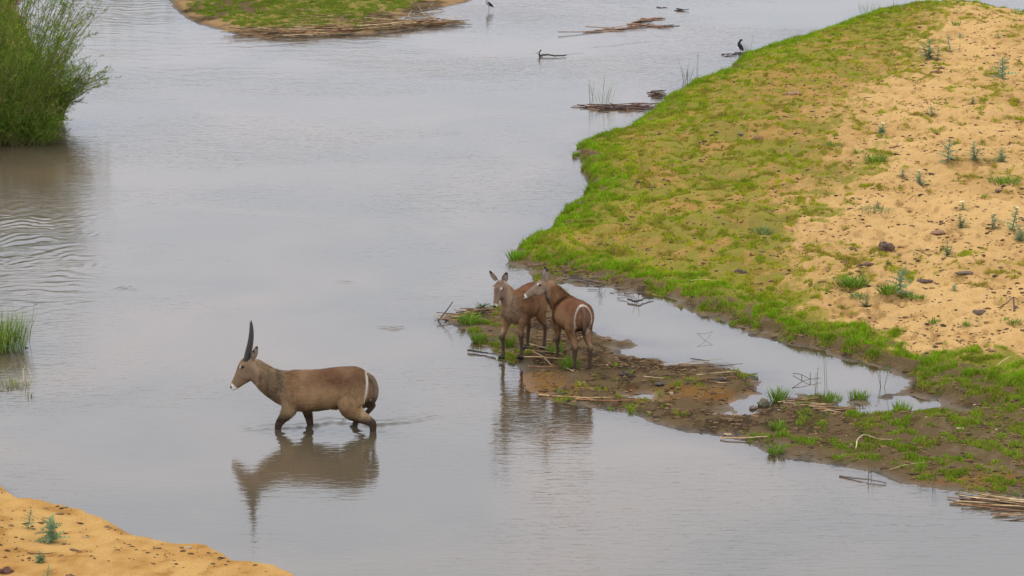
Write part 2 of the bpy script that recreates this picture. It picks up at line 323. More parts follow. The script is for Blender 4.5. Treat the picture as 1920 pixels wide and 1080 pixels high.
A = wn(1.0, 3.0, 8.5, 3, .7, .0085); B = wn(1.0, .8, 2.2, 3, .5, .008); Cn = wn(1.0, 9, 24, 1, 0, .0014)
s1 = N('ShaderNodeMath'); L(A.outputs[0], s1.inputs[0]); L(B.outputs[0], s1.inputs[1]); s2 = N('ShaderNodeMath'); L(s1.outputs[0], s2.inputs[0]); L(Cn.outputs[0], s2.inputs[1])
# slow patches of rougher and smoother water
pm = wn(1.0, .12, .16, 3, .6, 1.0); rr = N('ShaderNodeMapRange'); rr.inputs[1].default_value = .38; rr.inputs[2].default_value = .62; rr.inputs[3].default_value = .30; rr.inputs[4].default_value = 1.0; L(pm.outputs[0], rr.inputs[0])
cal = N('ShaderNodeAttribute'); cal.attribute_name = 'calm'; cm = N('ShaderNodeMath'); cm.operation = 'MULTIPLY'; L(rr.outputs[0], cm.inputs[0]); L(cal.outputs['Fac'], cm.inputs[1])
bp = N('ShaderNodeBump'); bp.inputs['Distance'].default_value = 1.0; L(cm.outputs[0], bp.inputs['Strength']); L(s2.outputs[0], bp.inputs['Height'])
for n_ in (gl, fr): L(bp.outputs[0], n_.inputs['Normal'])
Wh = waves(GX, GY); calm = 1-.85*sstep(-.9, .1, dP)
Wh = Wh*(1-sstep(-.9, .1, dP))*(H < .02)
u, F = grid_faces(H < .06)
V = np.stack([GX, GY, Wh], -1).reshape(-1, 3)
water = mesh_np('water', V[u], F, wm, smooth=True); tag(water, kind='structure')
mk = 1-np.exp(-np.maximum(-H, 0)/.045); mk = np.where(H > 0, 0, mk)
at = water.data.attributes.new('murk', 'FLOAT', 'POINT'); at.data.foreach_set('value', mk.reshape(-1)[u].astype(np.float32))
at = water.data.attributes.new('calm', 'FLOAT', 'POINT'); at.data.foreach_set('value', calm.reshape(-1)[u].astype(np.float32))
# ------------------------------------------------------------------ grass (stuff) from the cover map
rng = np.random.default_rng(7)
def bil(A_, x, y):
    fx = np.interp(x, gx, np.arange(NX)); fy = np.interp(y, gy, np.arange(NY))
    ix = np.clip(fx.astype(int), 0, NX-2); iy = np.clip(fy.astype(int), 0, NY-2); a = fx-ix; b_ = fy-iy
    return (A_[iy,ix]*(1-a)+A_[iy,ix+1]*a)*(1-b_)+(A_[iy+1,ix]*(1-a)+A_[iy+1,ix+1]*a)*b_
def blades(P, Hh, W, cols, lean=.5, curve=True):
    n = len(P); a = rng.uniform(0, 2*math.pi, n); la = rng.uniform(0, 2*math.pi, n); ln = Hh*lean*rng.uniform(.1, 1, n)
    dx = np.cos(a)*W*.5; dy = np.sin(a)*W*.5; lx = np.cos(la)*ln; ly = np.sin(la)*ln
    V = np.zeros((n, 5, 3)); 
    V[:,0] = P; V[:,0,0] -= dx; V[:,0,1] -= dy
    V[:,1] = P; V[:,1,0] += dx; V[:,1,1] += dy
    V[:,2] = P; V[:,2,0] += dx*.8+lx*.35; V[:,2,1] += dy*.8+ly*.35; V[:,2,2] += Hh*.55
    V[:,3] = P; V[:,3,0] += -dx*.8+lx*.35; V[:,3,1] += -dy*.8+ly*.35; V[:,3,2] += Hh*.55
    V[:,4] = P; V[:,4,0] += lx; V[:,4,1] += ly; V[:,4,2] += Hh
    i = np.arange(n)[:,None]*5
    F = np.concatenate([i+np.array([[0,1,2]]), i+np.array([[0,2,3]]), i+np.array([[3,2,4]])])
    return V.reshape(-1, 3), F, np.repeat(cols, 5, 0)
NB = 5200000
yy = rng.uniform(46.5, 118, NB); xx = rng.uniform(-1, 1, NB)*yy*.142
g = bil(G, xx, yy); ok = rng.uniform(0, 1, NB) < g*sstep(.1, .3, g)*(.20+.9*sstep(.38,.58,bil(pb,xx,yy)*.35+bil(pe_,xx,yy)*.65)+.5*np.exp(-np.maximum(bil(dM,xx,yy),0)/.8))
xx, yy, g = xx[ok], yy[ok], g[ok]; hz = bil(H, xx, yy); ok = hz > -.005; xx, yy, g, hz = xx[ok], yy[ok], g[ok], hz[ok]
em = bil(dM, xx, yy); tone = bil(pa, xx, yy)*.6+bil(pc, xx, yy)*.4; flz = em < .1; isl = bil(dI, xx, yy) > -.2
edge = np.exp(-np.maximum(em, 0)/.8)*(em > -.2)
tf = bil(pe_, xx, yy); hh = (.004+.046*sstep(.44,.66,tf)+.060*edge*rng.uniform(.2, 1, len(xx))+.004*flz+.008*isl)*rng.uniform(.5, 1.5, len(xx))*(.6+.8*bil(pb, xx, yy))
fresh = np.clip(edge*1.3+flz*.7+isl*.5+(tone < .47)*.35, 0, 1)
yel = np.array([.42,.42,.018]); grn = np.array([.21,.40,.012]); dark = np.array([.08,.10,.010]); straw = np.array([.42,.25,.07])
cc = yel+(grn-yel)*np.clip(fresh+rng.normal(0, .22, len(xx)), 0, 1)[:,None]
t2_ = fbm(xx/.12, yy/.17, 95, 2); t3_ = fbm(xx/.5, yy/.8, 96, 2)
cc = cc+(np.array([.15,.26,.010])-cc)*(sstep(.50,.64,t2_)*.7)[:,None]; cc = cc+(np.array([.30,.22,.045])-cc)*(sstep(.46,.32,t3_)*.6*(1-edge*.8))[:,None]
cc = cc+(np.array([.17,.24,.028])-cc)*(.55*flz+.35*isl*flz)[:,None]
cc = cc+(dark-cc)*(rng.uniform(0, 1, len(xx))**3*.7)[:,None]
cc = np.where((rng.uniform(0, 1, len(xx)) < .07+.16*(1-fresh))[:,None], straw, cc)*rng.uniform(.75, 1.2, len(xx))[:,None]
grass_mat = vcol_mat('grass_blade', rough=.85, nscale=1.3, namt=.22, trans=.3, spec=.0)
V, F, cs = blades(np.stack([xx, yy, hz-.004], 1), hh, rng.uniform(.007, .015, len(xx)), cc, .9)
gr = mesh_np('grass', V, F, grass_mat, cols=cs); tag(gr, 'short bright green and yellowing grass covering the river bank', 'grass', kind='stuff')
print('blades', len(xx))
# ---- loose crumbs of earth and dung scattered over sand and mud (stuff)
NC = 260000
yy = rng.uniform(46.5, 116, NC); xx = rng.uniform(-1, 1, NC)*yy*.142; hz = bil(H, xx, yy)
dn = (bil(sandm, xx, yy)*(bil(dM, xx, yy) > .3)*.34+(bil(dN, xx, yy) > .05)*.10+(bil(dL, xx, yy) > .1)*(bil(dM, xx, yy) < 0)*(bil(dP, xx, yy) < -.1)*.9+(bil(dM, xx, yy) > .3)*.35*(bil(sandm, xx, yy) < .5))*sstep(.3, .62, bil(pb, xx, yy))
dn = dn*np.where(bil(dM, xx, yy) > .3, .6, 1.)
ok = (rng.uniform(0, 1, NC) < dn) & (hz > .01); xx, yy, hz = xx[ok], yy[ok], hz[ok]; n = len(xx)
ico = bmesh.new(); bmesh.ops.create_icosphere(ico, subdivisions=1, radius=1); IV = np.array([v.co for v in ico.verts]); IF = np.array([[v.index for v in f.verts] for f in ico.faces]); ico.free()
sz = rng.uniform(.008, .026, n)*(rng.uniform(0, 1, n)**2*1.3+.5); st = rng.uniform(.7, 2.4, n)
V = IV[None]*(sz[:,None,None])*(1+rng.uniform(-.3, .3, (n, len(IV), 1))); V[:,:,0] *= st[:,None]; V[:,:,2] *= .6
ang = rng.uniform(-.9, .9, n); ca, sa = np.cos(ang)[:,None], np.sin(ang)[:,None]; X = V[:,:,0]*ca-V[:,:,1]*sa; Y = V[:,:,0]*sa+V[:,:,1]*ca
V[:,:,0] = X+xx[:,None]; V[:,:,1] = Y+yy[:,None]; V[:,:,2] += hz[:,None]+.003
pal = np.array([[.10,.05,.022],[.16,.09,.04],[.17,.10,.045],[.05,.03,.018],[.30,.22,.13]]); cs = pal[rng.choice(5, n, p=[.32,.28,.2,.19,.01])]*rng.uniform(.7, 1.3, n)[:,None]
F = (IF[None]+np.arange(n)[:,None,None]*len(IV)).reshape(-1, 3)
debris_mat = vcol_mat('crumbs', rough=.95, nscale=80, namt=.3)
cl = mesh_np('earth_crumbs', V.reshape(-1, 3), F, debris_mat, cols=np.repeat(cs, len(IV), 0)); tag(cl, 'small brown crumbs of earth and litter scattered over sand and mud', 'earth crumbs', kind='stuff')
print('crumbs', n)
# ------------------------------------------------------------------ animals
def V3(*a): return Vector(a)
def loft(bm, rings, seg=20, cap=True):
    """rings: list of (centre, u axis, v axis) with u,v already scaled; elliptical tube, rounded caps"""
    rs = list(rings)
    if cap:
        c0, u0, v0 = rs[0]; c1, u1, v1 = rs[-1]
        t0 = (c0-rs[1][0]).normalized(); t1 = (c1-rs[-2][0]).normalized()
        m0 = min(u0.length, v0.length)*.6; m1 = min(u1.length, v1.length)*.6
        rs = [(c0+t0*m0, u0*.3, v0*.3), (c0+t0*m0*.7, u0*.72, v0*.72)]+rs+[(c1+t1*m1*.7, u1*.72, v1*.72), (c1+t1*m1, u1*.3, v1*.3)]
    L_ = []
    for c, u_, v_ in rs:
        L_.append([bm.verts.new(c+u_*math.cos(2*math.pi*k/seg)+v_*math.sin(2*math.pi*k/seg)) for k in range(seg)])
    for a, b_ in zip(L_[:-1], L_[1:]):
        for k in range(seg): bm.faces.new((a[k], a[(k+1) % seg], b_[(k+1) % seg], b_[k]))
    bm.faces.new(L_[0][::-1]); bm.faces.new(L_[-1])
def cr_interp(P, n):
    """Catmull-Rom through a list of equal-length float tuples"""
    P = [np.array(p, float) for p in P]; P = [2*P[0]-P[1]]+P+[2*P[-1]-P[-2]]; out = []
    for i in range(1, len(P)-2):
        for k in range(n):
            t = k/n; a, b_, c, d = P[i-1:i+3]
            out.append(.5*((2*b_)+(-a+c)*t+(2*a-5*b_+4*c-d)*t*t+(-a+3*b_-3*c+d)*t**3))
    out.append(P[-2]); return out
def limb(bm, J, seg=14, n=4, side=V3(0,1,0)):
    """J: (x,y,z,ra,rb): ra across the animal, rb fore-aft"""
    Q = cr_interp(J, n); rs = []
    for i, q in enumerate(Q):
        a = Vector(Q[max(0,i-1)][:3]); b_ = Vector(Q[min(len(Q)-1,i+1)][:3]); t_ = (b_-a).normalized()
        s_ = (side-t_*side.dot(t_)).normalized(); f = t_.cross(s_)
        rs.append((Vector(q[:3]), s_*max(q[3],.004), f*max(q[4],.004)))
    loft(bm, rs, seg)
def blob(bm, c, r, M=None):
    g_ = bmesh.ops.create_icosphere(bm, subdivisions=3, radius=1)
    for v in g_['verts']:
        p = Vector((v.co.x*r[0], v.co.y*r[1], v.co.z*r[2])); v.co = (M @ p if M else p)+Vector(c)
def bm_obj(name, bm, m, parent=None, smooth=True, mods=None):
    bmesh.ops.recalc_face_normals(bm, faces=bm.faces)
    me = bpy.data.meshes.new(name); bm.to_mesh(me); bm.free()
    o = bpy.data.objects.new(name, me); col.objects.link(o)
    if mods:
        for ty, kw in mods:
            md = o.modifiers.new(ty, ty)
            for k, v in kw.items(): setattr(md, k, v)
        dg = bpy.context.evaluated_depsgraph_get(); me2 = bpy.data.meshes.new_from_object(o.evaluated_get(dg)); o.modifiers.clear(); o.data = me2; me2.name = name; me = me2
    for p in me.polygons: p.use_smooth = smooth
    me.materials.clear(); me.materials.append(m)
    if parent: o.parent = parent
    return o
fur_mat = vcol_mat('fur', rough=.88, nscale=16, namt=.12, bump=.004, bscale=120, spec=.1)
hair_mat = vcol_mat('coat_hair', rough=.9, nscale=20, namt=.15, spec=.03, trans=.4)
horn_mat = simple('horn', (.045,.037,.033), .5, .3, 40, .002)
hoof_mat = simple('hoof', (.02,.016,.013), .5)
dark_mat = simple('nose_skin', (.012,.011,.011), .35)
eye_mat = simple('eye', (.008,.006,.005), .08, .1, spec=.6)
ear_in = vcol_mat('ear_fur', rough=.9, nscale=40, namt=.1)
def sm(a, b, x): return sstep(a, b, x)
def mixv(c, k, t): return c+(np.array(k)[None]-c)*np.clip(t, 0, 1)[:,None]
def waterbuck(loc, rz, S, label):
    root = empty('waterbuck', loc, rz, S.get('scale', 1.0)); tag(root, label, 'antelope', 'waterbucks at the river')
    bm = bmesh.new()
    # trunk: x, z bottom, z top, half width
    T = cr_interp([(x, (a+b_)/2, (b_-a)/2, w_) for x, a, b_, w_ in S['torso']], 4)
    loft(bm, [(V3(q[0],0,q[1]), V3(0,q[3],0), V3(0,0,q[2])) for q in T], 28)
    limb(bm, S['neck'], 22, 5, side=V3(*S.get('neck_side', (0,1,0))))
    # head
    Hd = V3(*S['head_dir']).normalized(); Hs = V3(*S['head_side']); Hs = (Hs-Hd*Hs.dot(Hd)).normalized(); Hu = Hd.cross(Hs)
    if Hu.z < 0: Hu = -Hu
    O = V3(*S['head_o']); k_ = S.get('head_s', 1.0)
    hr = cr_interp(S['head'], 4)
    loft(bm, [(O+Hd*q[0]*k_+Hu*(q[1]+q[2])/2*k_, Hs*q[3]*k_, Hu*(q[1]-q[2])/2*k_) for q in hr], 20)
    HM = Matrix((( Hd.x, Hs.x, Hu.x), (Hd.y, Hs.y, Hu.y), (Hd.z, Hs.z, Hu.z)))
    def hp(x, y, z): return O+HM @ (V3(x, y, z)*k_)
    for s in (1, -1):
        blob(bm, hp(.11, s*.075, .055), (.045*k_, .028*k_, .030*k_), HM)      # brow
        blob(bm, hp(.16, s*.055, -.075), (.09*k_, .04*k_, .07*k_), HM)        # cheek
    for J in S['legs']: limb(bm, [(a, b_, c, d*(1+.20*(i > 1)), e*(1+.20*(i > 1))) for i, (a, b_, c, d, e) in enumerate(J)], 16, 4)
    for c, r in S.get('mass', []): blob(bm, c, r)
    body = bm_obj('body', bm, fur_mat, root, True, [('REMESH', dict(mode='VOXEL', voxel_size=.0095)), ('SMOOTH', dict(factor=.5, iterations=S.get('smooth', 9)))])
    # drop any shell left inside where the lofts overlapped
    b3_ = bmesh.new(); b3_.from_mesh(body.data); b3_.verts.ensure_lookup_table(); seen = np.zeros(len(b3_.verts), bool); comps = []
    for v0 in b3_.verts:
        if seen[v0.index]: continue
        st_ = [v0]; seen[v0.index] = True; cm_ = []
        while st_:
            v_ = st_.pop(); cm_.append(v_)
            for e_2 in v_.link_edges:
                o_ = e_2.other_vert(v_)
                if not seen[o_.index]: seen[o_.index] = True; st_.append(o_)
        comps.append(cm_)
    comps.sort(key=len); print('body shells', [len(c_) for c_ in comps])
    for cm_ in comps[:-1]: bmesh.ops.delete(b3_, geom=cm_, context='VERTS')
    b3_.to_mesh(body.data); b3_.free()
    me = body.data; n = len(me.vertices); P = np.zeros(n*3, np.float32); me.vertices.foreach_get('co', P); P = P.reshape(-1, 3).astype(float)
    Nn = np.zeros(n*3, np.float32); me.vertices.foreach_get('normal', Nn); Nn = Nn.reshape(-1, 3).astype(float)
    def colour(P, Nn):
        x, y, z = P.T; f1 = fbm(x/.09+z, y/.09+z*3, 11, 3); f2 = fbm(x/.3+y, z/.3, 12, 3)
        HL = (P-np.array(O)) @ np.array(HM)/k_; hx, hy, hz_ = HL.T
        c = np.tile(np.array(S['coat'])[None], (len(P), 1)).astype(float)
        c = mixv(c, S['back'], sm(S['back_z'], S['back_z']+.25, z)*sm(.5, -.1, x)*(.55+.6*f2))
        c = mixv(c, S['pale'], sm(S['back_z']-.05, S['back_z']-.4, z)*sm(.45, .7, f2)*.6)
        c = mixv(c, S['neckc'], sm(.30, .52, x)*.8*(.6+.6*f2)) if S.get('neck_front', True) else c
        if 'neck_mask' in S:
            a, b_ = S['neck_mask']; t_ = ((P-np.array(a)) @ (np.array(b_)-np.array(a)))/np.sum((np.array(b_)-np.array(a))**2)
            c = mixv(c, S['neckc'], sm(.0, .35, t_)*(x > .25)*.9)
        c = mixv(c, S['leg'], sm(S['leg_z']+.09, S['leg_z']-.09, z+(f1-.5)*.06)*.95)
        if S.get('horns'): c = mixv(c, S['leg'], sm(-.70, -.78, x)*(y < -.03)*sm(.84, .76, z)*.9)
        c *= (.88+.24*f1)[:,None]
        # head
        hm = (np.abs(hy) < .13)*(hx > -.06)*(hx < .52)*(np.abs(hz_) < .24)*((hx > .02)|(hz_ > -.1))
        hc = mixv(c, S['face'], sm(-.04, .08, hx)*.9)
        hc = mixv(hc, S['bridge'], sm(.10, .20, hx)*sm(-.02, .035, hz_-(.12-.27*hx))*.9*sm(.075, .035, np.abs(hy)))
        hc = mixv(hc, S['crown'], sm(.14, .02, hx)*sm(.06, .11, hz_)*.8)
        hc = mixv(hc, (.62,.55,.46), sm(.011, .006, np.hypot((hx-.145)/2.6, hz_-.070-.25*(.145-hx)))*(np.abs(hy) > .052)*.8)     # pale brow stripe
        hc = mixv(hc, (.70,.64,.56), sm(.395, .41, hx)*sm(.02, -.03, hz_)*.95)                                # white lips and chin
        hc = mixv(hc, (.02,.018,.017), sm(.43, .447, hx+ .12*np.maximum(hz_+.02,0))*sm(-.055, -.035, hz_))          # dark nose pad
        hc = mixv(hc, (.03,.02,.018), sm(.024, .015, np.hypot(hx-.115, hz_-.045))*(np.abs(hy) > .05))        # eye rim
        c = np.where(hm[:,None] > 0, hc, c)
        pt = S.get('patch')
        if pt: c = mixv(c, (.40,.31,.20), sm(1.3, .3, np.linalg.norm((P-np.array(pt[0]))/np.array(pt[1]), axis=1))*.6*(hx < -.05))
        tb = S.get('throat')
        if tb: c = mixv(c, (.55,.49,.41), sm(1.25, .8, np.linalg.norm((P-np.array(tb[0]))/np.array(tb[1]), axis=1)))
        rg = S['ring']; rr_ = np.hypot(y/rg[1], (z-rg[0])/rg[2]); low = sm(rg[0]+.05, rg[0]-rg[2]*.8, z)
        bk = (x < rg[3])*sm(-.05, .25, -Nn[:,0])
        c = mixv(c, (.52,.44,.35), sm(rg[4]*(1+1.8*low), rg[4]*(.4+1.4*low), np.abs(rr_-1+.06*low))*bk*(z > rg[0]-rg[2]*S.get('ringlow', 1.12)))
        c = mixv(c, S['rump'], sm(1-rg[4], 1-rg[4]*2, rr_)*bk*.7*(1-low*.6))
        return np.clip(c, .004, 1)
    cc_ = colour(P, Nn); a_ = me.color_attributes.new('Col', 'FLOAT_COLOR', 'POINT'); q = np.ones((n, 4), np.float32); q[:,:3] = cc_; a_.data.foreach_set('color', q.ravel())
    # coat: short hairs lying back, longer on neck, brisket and belly
    nf = len(me.polygons); fc = np.zeros(nf*3, np.float32); me.polygons.foreach_get('center', fc); fc = fc.reshape(-1, 3).astype(float)
    fn = np.zeros(nf*3, np.float32); me.polygons.foreach_get('normal', fn); fn = fn.reshape(-1, 3).astype(float)
    rg_ = np.random.default_rng(3); pick = rg_.choice(nf, min(nf, S.get('hairs', 42000)), replace=False); fc = fc[pick]; fn = fn[pick]
    a0 = np.array(S['neck'][0][:3]); a1 = np.array(S['neck'][-1][:3]); t_ = np.clip(((fc-a0) @ (a1-a0))/np.sum((a1-a0)**2), 0, 1)
    dn_ = np.linalg.norm(fc-(a0+t_[:,None]*(a1-a0)), axis=1); nk = sm(.36, .18, dn_)*sm(1.0, .8, t_)
    HLd = np.linalg.norm(fc-np.array(O+Hd*.22*k_), axis=1); hd_ = HLd < .27*k_
    ln = .020+.038*nk+.022*sm(.85, .65, fc[:,2])*(fc[:,2] > .5); ln = np.where(hd_, .007, ln); ln = np.where(fc[:,2] < S['leg_z']-.08, .008, ln); ln = np.where((fc[:,0] < -.72) & (fc[:,2] < .8), .008, ln); ln *= rg_.uniform(.5, 1.4, len(ln))
    dr = np.stack([-np.ones(len(fc)), np.zeros(len(fc)), -.7*np.ones(len(fc))], 1)+rg_.normal(0, .35, (len(fc), 3)); dr -= fn*np.sum(dr*fn, 1)[:,None]; dr /= np.linalg.norm(dr, axis=1)[:,None]+1e-6
    lift = (.14+.2*nk)[:,None]; tip = fc+(dr+fn*lift)*ln[:,None]; sd = np.cross(dr, fn); sd *= .0042
    Vh = np.stack([fc+sd-fn*.002, fc-sd-fn*.002, tip], 1).reshape(-1, 3); Fh = np.arange(len(Vh)).reshape(-1, 3)
    ch = colour(fc, fn)*(rg_.uniform(.62, 1.45, len(fc))*(.8+.4*fbm(fc[:,0]/.05+fc[:,1]*9, fc[:,2]/.05, 77, 2))*(.72+.56*sstep(.3,.7,fbm(fc[:,0]/.16+fc[:,1]*3, fc[:,2]/.22, 78, 2))))[:,None]
    mesh_np('coat_hair', Vh, Fh, hair_mat, root, np.repeat(ch, 3, 0))
    # eyes
    for s in (1, -1):
        b2 = bmesh.new(); blob(b2, hp(.118, s*.088, .045), (.020*k_, .013*k_, .016*k_), HM); bm_obj('eye', b2, eye_mat, root)
    # ears
    for s, e in zip((1, -1), S['ears']):
        base = hp(e[0], s*e[1], e[2]); d_ = (HM @ V3(e[3], s*e[4], e[5])).normalized(); f_ = HM @ V3(*e[6]) if len(e) > 6 else Hd
        f_ = (f_-d_*f_.dot(d_)).normalized(); w_ = d_.cross(f_); Le = S.get('ear_len', .23)*k_; b2 = bmesh.new(); rows = []
        for i in range(10):
            t2 = i/9; wd = .058*k_*math.sin(math.pi*min(1, .12+.88*t2))**.6*(1-.25*t2)+.004
            if i == 9: wd = .008
            row = []
            for j in range(7):
                v2 = (j/6-.5)*2; row.append(b2.verts.new(base+d_*Le*t2+w_*wd*v2+f_*(-.030*k_*(1-v2*v2)*(1-t2*.6))))
            rows.append(row)
        for i in range(9):
            for j in range(6): b2.faces.new((rows[i][j], rows[i][j+1], rows[i+1][j+1], rows[i+1][j]))
        eo = bm_obj('ear', b2, ear_in, root, True, [('SOLIDIFY', dict(thickness=.010, offset=0)), ('SUBSURF', dict(levels=1, render_levels=1))])
        m_ = len(eo.data.vertices); pe = np.zeros(m_*3, np.float32); eo.data.vertices.foreach_get('co', pe); pe = pe.reshape(-1, 3); te = (pe-np.array(base)) @ np.array(d_)/Le
        sde = np.abs((pe-np.array(base)) @ np.array(w_))/(.05*k_); ce = np.tile(np.array([S['ear']]), (m_, 1)); ce = mixv(ce, (.03,.022,.018), sm(.72, .86, te)); ce = mixv(ce, (.05,.035,.028), sm(.82, 1.0, sde)*.7)
        fr_ = (pe-np.array(base)) @ np.array(f_); ce = mixv(ce, (.50,.40,.32), sm(.7, .3, sde)*sm(.8, .5, te)*sm(-.022, -.012, fr_)*.55)
        a_ = eo.data.color_attributes.new('Col', 'FLOAT_COLOR', 'POINT'); q = np.ones((m_, 4), np.float32); q[:,:3] = ce; a_.data.foreach_set('color', q.ravel())
    # horns: ringed, sweeping back then up
    for s in (1, -1):
        if not S.get('horns'): break
        b2 = bmesh.new(); Q = cr_interp([(x, s*y, z, r) for x, y, z, r in S['horns']], 14); rs = []
        for i, q in enumerate(Q):
            a = Vector(Q[max(0,i-1)][:3]); b_ = Vector(Q[min(len(Q)-1,i+1)][:3]); td = (b_-a).normalized(); s_ = (V3(0,1,0)-td*td.y).normalized(); f = td.cross(s_)
            r_ = q[3]*(1+(.09 if i % 3 == 0 else -.03)*(i < len(Q)*.72)); rs.append((Vector(q[:3]), s_*r_, f*r_))
        loft(b2, rs, 14); bm_obj('horn', b2, horn_mat, root)
    # hooves: two-toed
    for J in S['legs']:
        hx, hy, hz_ = J[-1][:3]; b2 = bmesh.new(); dx = S.get('hoof_dir', {}).get(S['legs'].index(J), (1, 0)); 
        for s in (1, -1):
            blob(b2, (hx+.025*dx[0], hy+s*.024, hz_+.002), (.060, .025, .034))
        for v in b2.verts: v.co.z = max(v.co.z, hz_-.028)
        bm_obj('hoof', b2, hoof_mat, root)
    # tail
    b2 = bmesh.new(); limb(b2, S['tail'], 12, 5); to = bm_obj('tail', b2, fur_mat, root)
    m_ = len(to.data.vertices); pe = np.zeros(m_*3, np.float32); to.data.vertices.foreach_get('co', pe); pe = pe.reshape(-1, 3).astype(float)
    z0, z1 = S['tail'][0][2], S['tail'][-1][2]; ct = np.tile(np.array([S['tailc']]), (m_, 1)).astype(float); ct = mixv(ct, (.035,.025,.02), sm(z0+(z1-z0)*.45, z1, pe[:,2])); ct *= (.8+.4*fbm(pe[:,1]/.02, pe[:,2]/.06, 5, 2))[:,None]
    a_ = to.data.color_attributes.new('Col', 'FLOAT_COLOR', 'POINT'); q = np.ones((m_, 4), np.float32); q[:,:3] = ct; a_.data.foreach_set('color', q.ravel())
    return root
BUCK = dict(
  torso=[(-.87,.84,1.12,.10),(-.79,.79,1.25,.19),(-.65,.76,1.325,.25),(-.466,.74,1.325,.265),(-.28,.68,1.305,.29),(-.093,.645,1.275,.31),(.093,.63,1.262,.31),(.243,.635,1.258,.28),(.36,.67,1.235,.23),(.466,.74,1.18,.18),(.55,.83,1.08,.11)],
  neck=[(.30,0,.95,.20,.28),(.45,0,.985,.18,.265),(.60,0,1.045,.15,.225),(.73,0,1.13,.13,.19),(.84,0,1.225,.115,.17),(.92,0,1.32,.10,.14)],
  head_o=(.925,0,1.372), head_dir=(.682,0,-.731), head_side=(0,1,0),
  head=[(-.02,.09,-.13,.075),(.06,.125,-.175,.095),(.14,.115,-.18,.095),(.22,.082,-.165,.078),(.30,.048,-.14,.060),(.38,.022,-.122,.050),(.44,.002,-.105,.044),(.465,-.02,-.09,.034)],
  legs=[
   [(.28,.15,1.0,.07,.17),(.33,.175,.84,.075,.14),(.35,.17,.70,.06,.10),(.43,.16,.57,.045,.065),(.505,.155,.46,.043,.05),(.53,.15,.33,.030,.036),(.535,.15,.15,.026,.032),(.54,.15,.10,.034,.038),(.565,.15,.03,.030,.036)],
   [(.26,-.15,1.0,.07,.17),(.22,-.175,.84,.075,.14),(.15,-.16,.70,.06,.09),(.115,-.155,.56,.043,.058),(.085,-.15,.44,.040,.047),(.075,-.15,.30,.028,.034),(.065,-.15,.14,.026,.032),(.075,-.15,.10,.034,.038),(.095,-.15,.03,.030,.036)],
   [(-.56,.13,1.05,.10,.24),(-.58,.165,.86,.09,.22),(-.60,.165,.72,.075,.155),(-.71,.15,.61,.055,.095),(-.855,.14,.53,.040,.062),(-.905,.135,.47,.034,.050),(-.90,.135,.30,.027,.036),(-.89,.135,.14,.026,.032),(-.87,.135,.10,.034,.038),(-.85,.135,.03,.030,.036)],
   [(-.56,-.13,1.05,.10,.22),(-.62,-.165,.88,.09,.18),(-.70,-.165,.78,.07,.12),(-.82,-.15,.73,.036,.052),(-.878,-.14,.715,.029,.038),(-.80,-.135,.61,.024,.032),(-.67,-.135,.50,.025,.032),(-.61,-.135,.44,.033,.036),(-.60,-.135,.37,.030,.034)]],
  mass=[((.30,.14,.92),(.17,.10,.22)),((.30,-.14,.92),(.17,.10,.22)),((-.60,.13,1.0),(.22,.13,.25)),((-.60,-.13,1.0),(.22,.13,.25)),((-.30,0,.70),(.09,.04,.04))],
  coat=(.285,.172,.086), back=(.12,.058,.029), back_z=.93, pale=(.40,.29,.16), neckc=(.275,.195,.118), neck_front=True, leg=(.042,.026,.018), leg_z=.60, head_s=1.10, ringlow=.45, patch=((.40,.16,.84),(.20,.16,.20)),
  face=(.20,.125,.075), bridge=(.055,.030,.020), crown=(.085,.045,.028), rump=(.12,.075,.05), ear=(.17,.125,.09), tailc=(.16,.11,.07),
  throat=((.79,0,1.03),(.05,.06,.055)), ring=(.93,.17,.30,-.70,.13),
  ears=[(-.035,.07,.02,-.85,.50,.45),(-.035,.07,.02,-.85,.50,.45)], ear_len=.17,
  horns=[(1.00,.033,1.40,.050),(.975,.042,1.52,.046),(.945,.052,1.66,.038),(.928,.058,1.80,.028),(.928,.058,1.92,.016),(.938,.054,2.0,.004)],
  tail=[(-.80,0,1.20,.06,.05),(-.88,0,1.14,.05,.05),(-.925,0,1.02,.05,.052),(-.925,0,.90,.05,.05),(-.90,0,.80,.03,.034),(-.885,0,.72,.008,.008)])
HEAD_F = [(-.02,.075,-.085,.070),(.06,.105,-.115,.088),(.14,.098,-.12,.086),(.22,.070,-.11,.068),(.30,.042,-.10,.052),(.38,.020,-.095,.045),(.43,.002,-.085,.040),(.455,-.02,-.075,.030)]
def doe_legs(F1, F2, B1, B2): return [F1, F2, B1, B2]
TOR_F = [(-.66,.80,1.02,.09),(-.60,.74,1.11,.17),(-.46,.68,1.165,.22),(-.28,.62,1.165,.245),(-.08,.58,1.14,.265),(.12,.57,1.125,.26),(.28,.59,1.13,.22),(.40,.64,1.10,.17),(.48,.72,1.0,.11)]
FC = dict(coat=(.285,.155,.077), back=(.15,.058,.027), back_z=.84, pale=(.38,.265,.165), neckc=(.29,.20,.125), leg=(.065,.040,.028), leg_z=.44,
  face=(.235,.170,.115), bridge=(.06,.035,.025), crown=(.11,.058,.036), rump=(.17,.085,.05), ear=(.25,.18,.135), tailc=(.13,.07,.045), head_s=.96)
def fleg(x, y, dx=0., lift=0.):
    s = 1 if y > 0 else -1
    return [(.22,s*.12,.90,.06,.15),(.26,s*.15,.76,.068,.12),(.28+dx*.25,s*.145,.63,.05,.075),(.29+dx*.5,y,.48,.037,.046),(.30+dx*.75+lift,y,.38,.036,.040),(.295+dx*.9+lift*.4,y,.25,.024,.028),(.29+dx,y,.12,.022,.026),(.30+dx,y,.085,.029,.032),(.32+dx,y,.028,.026,.030)]
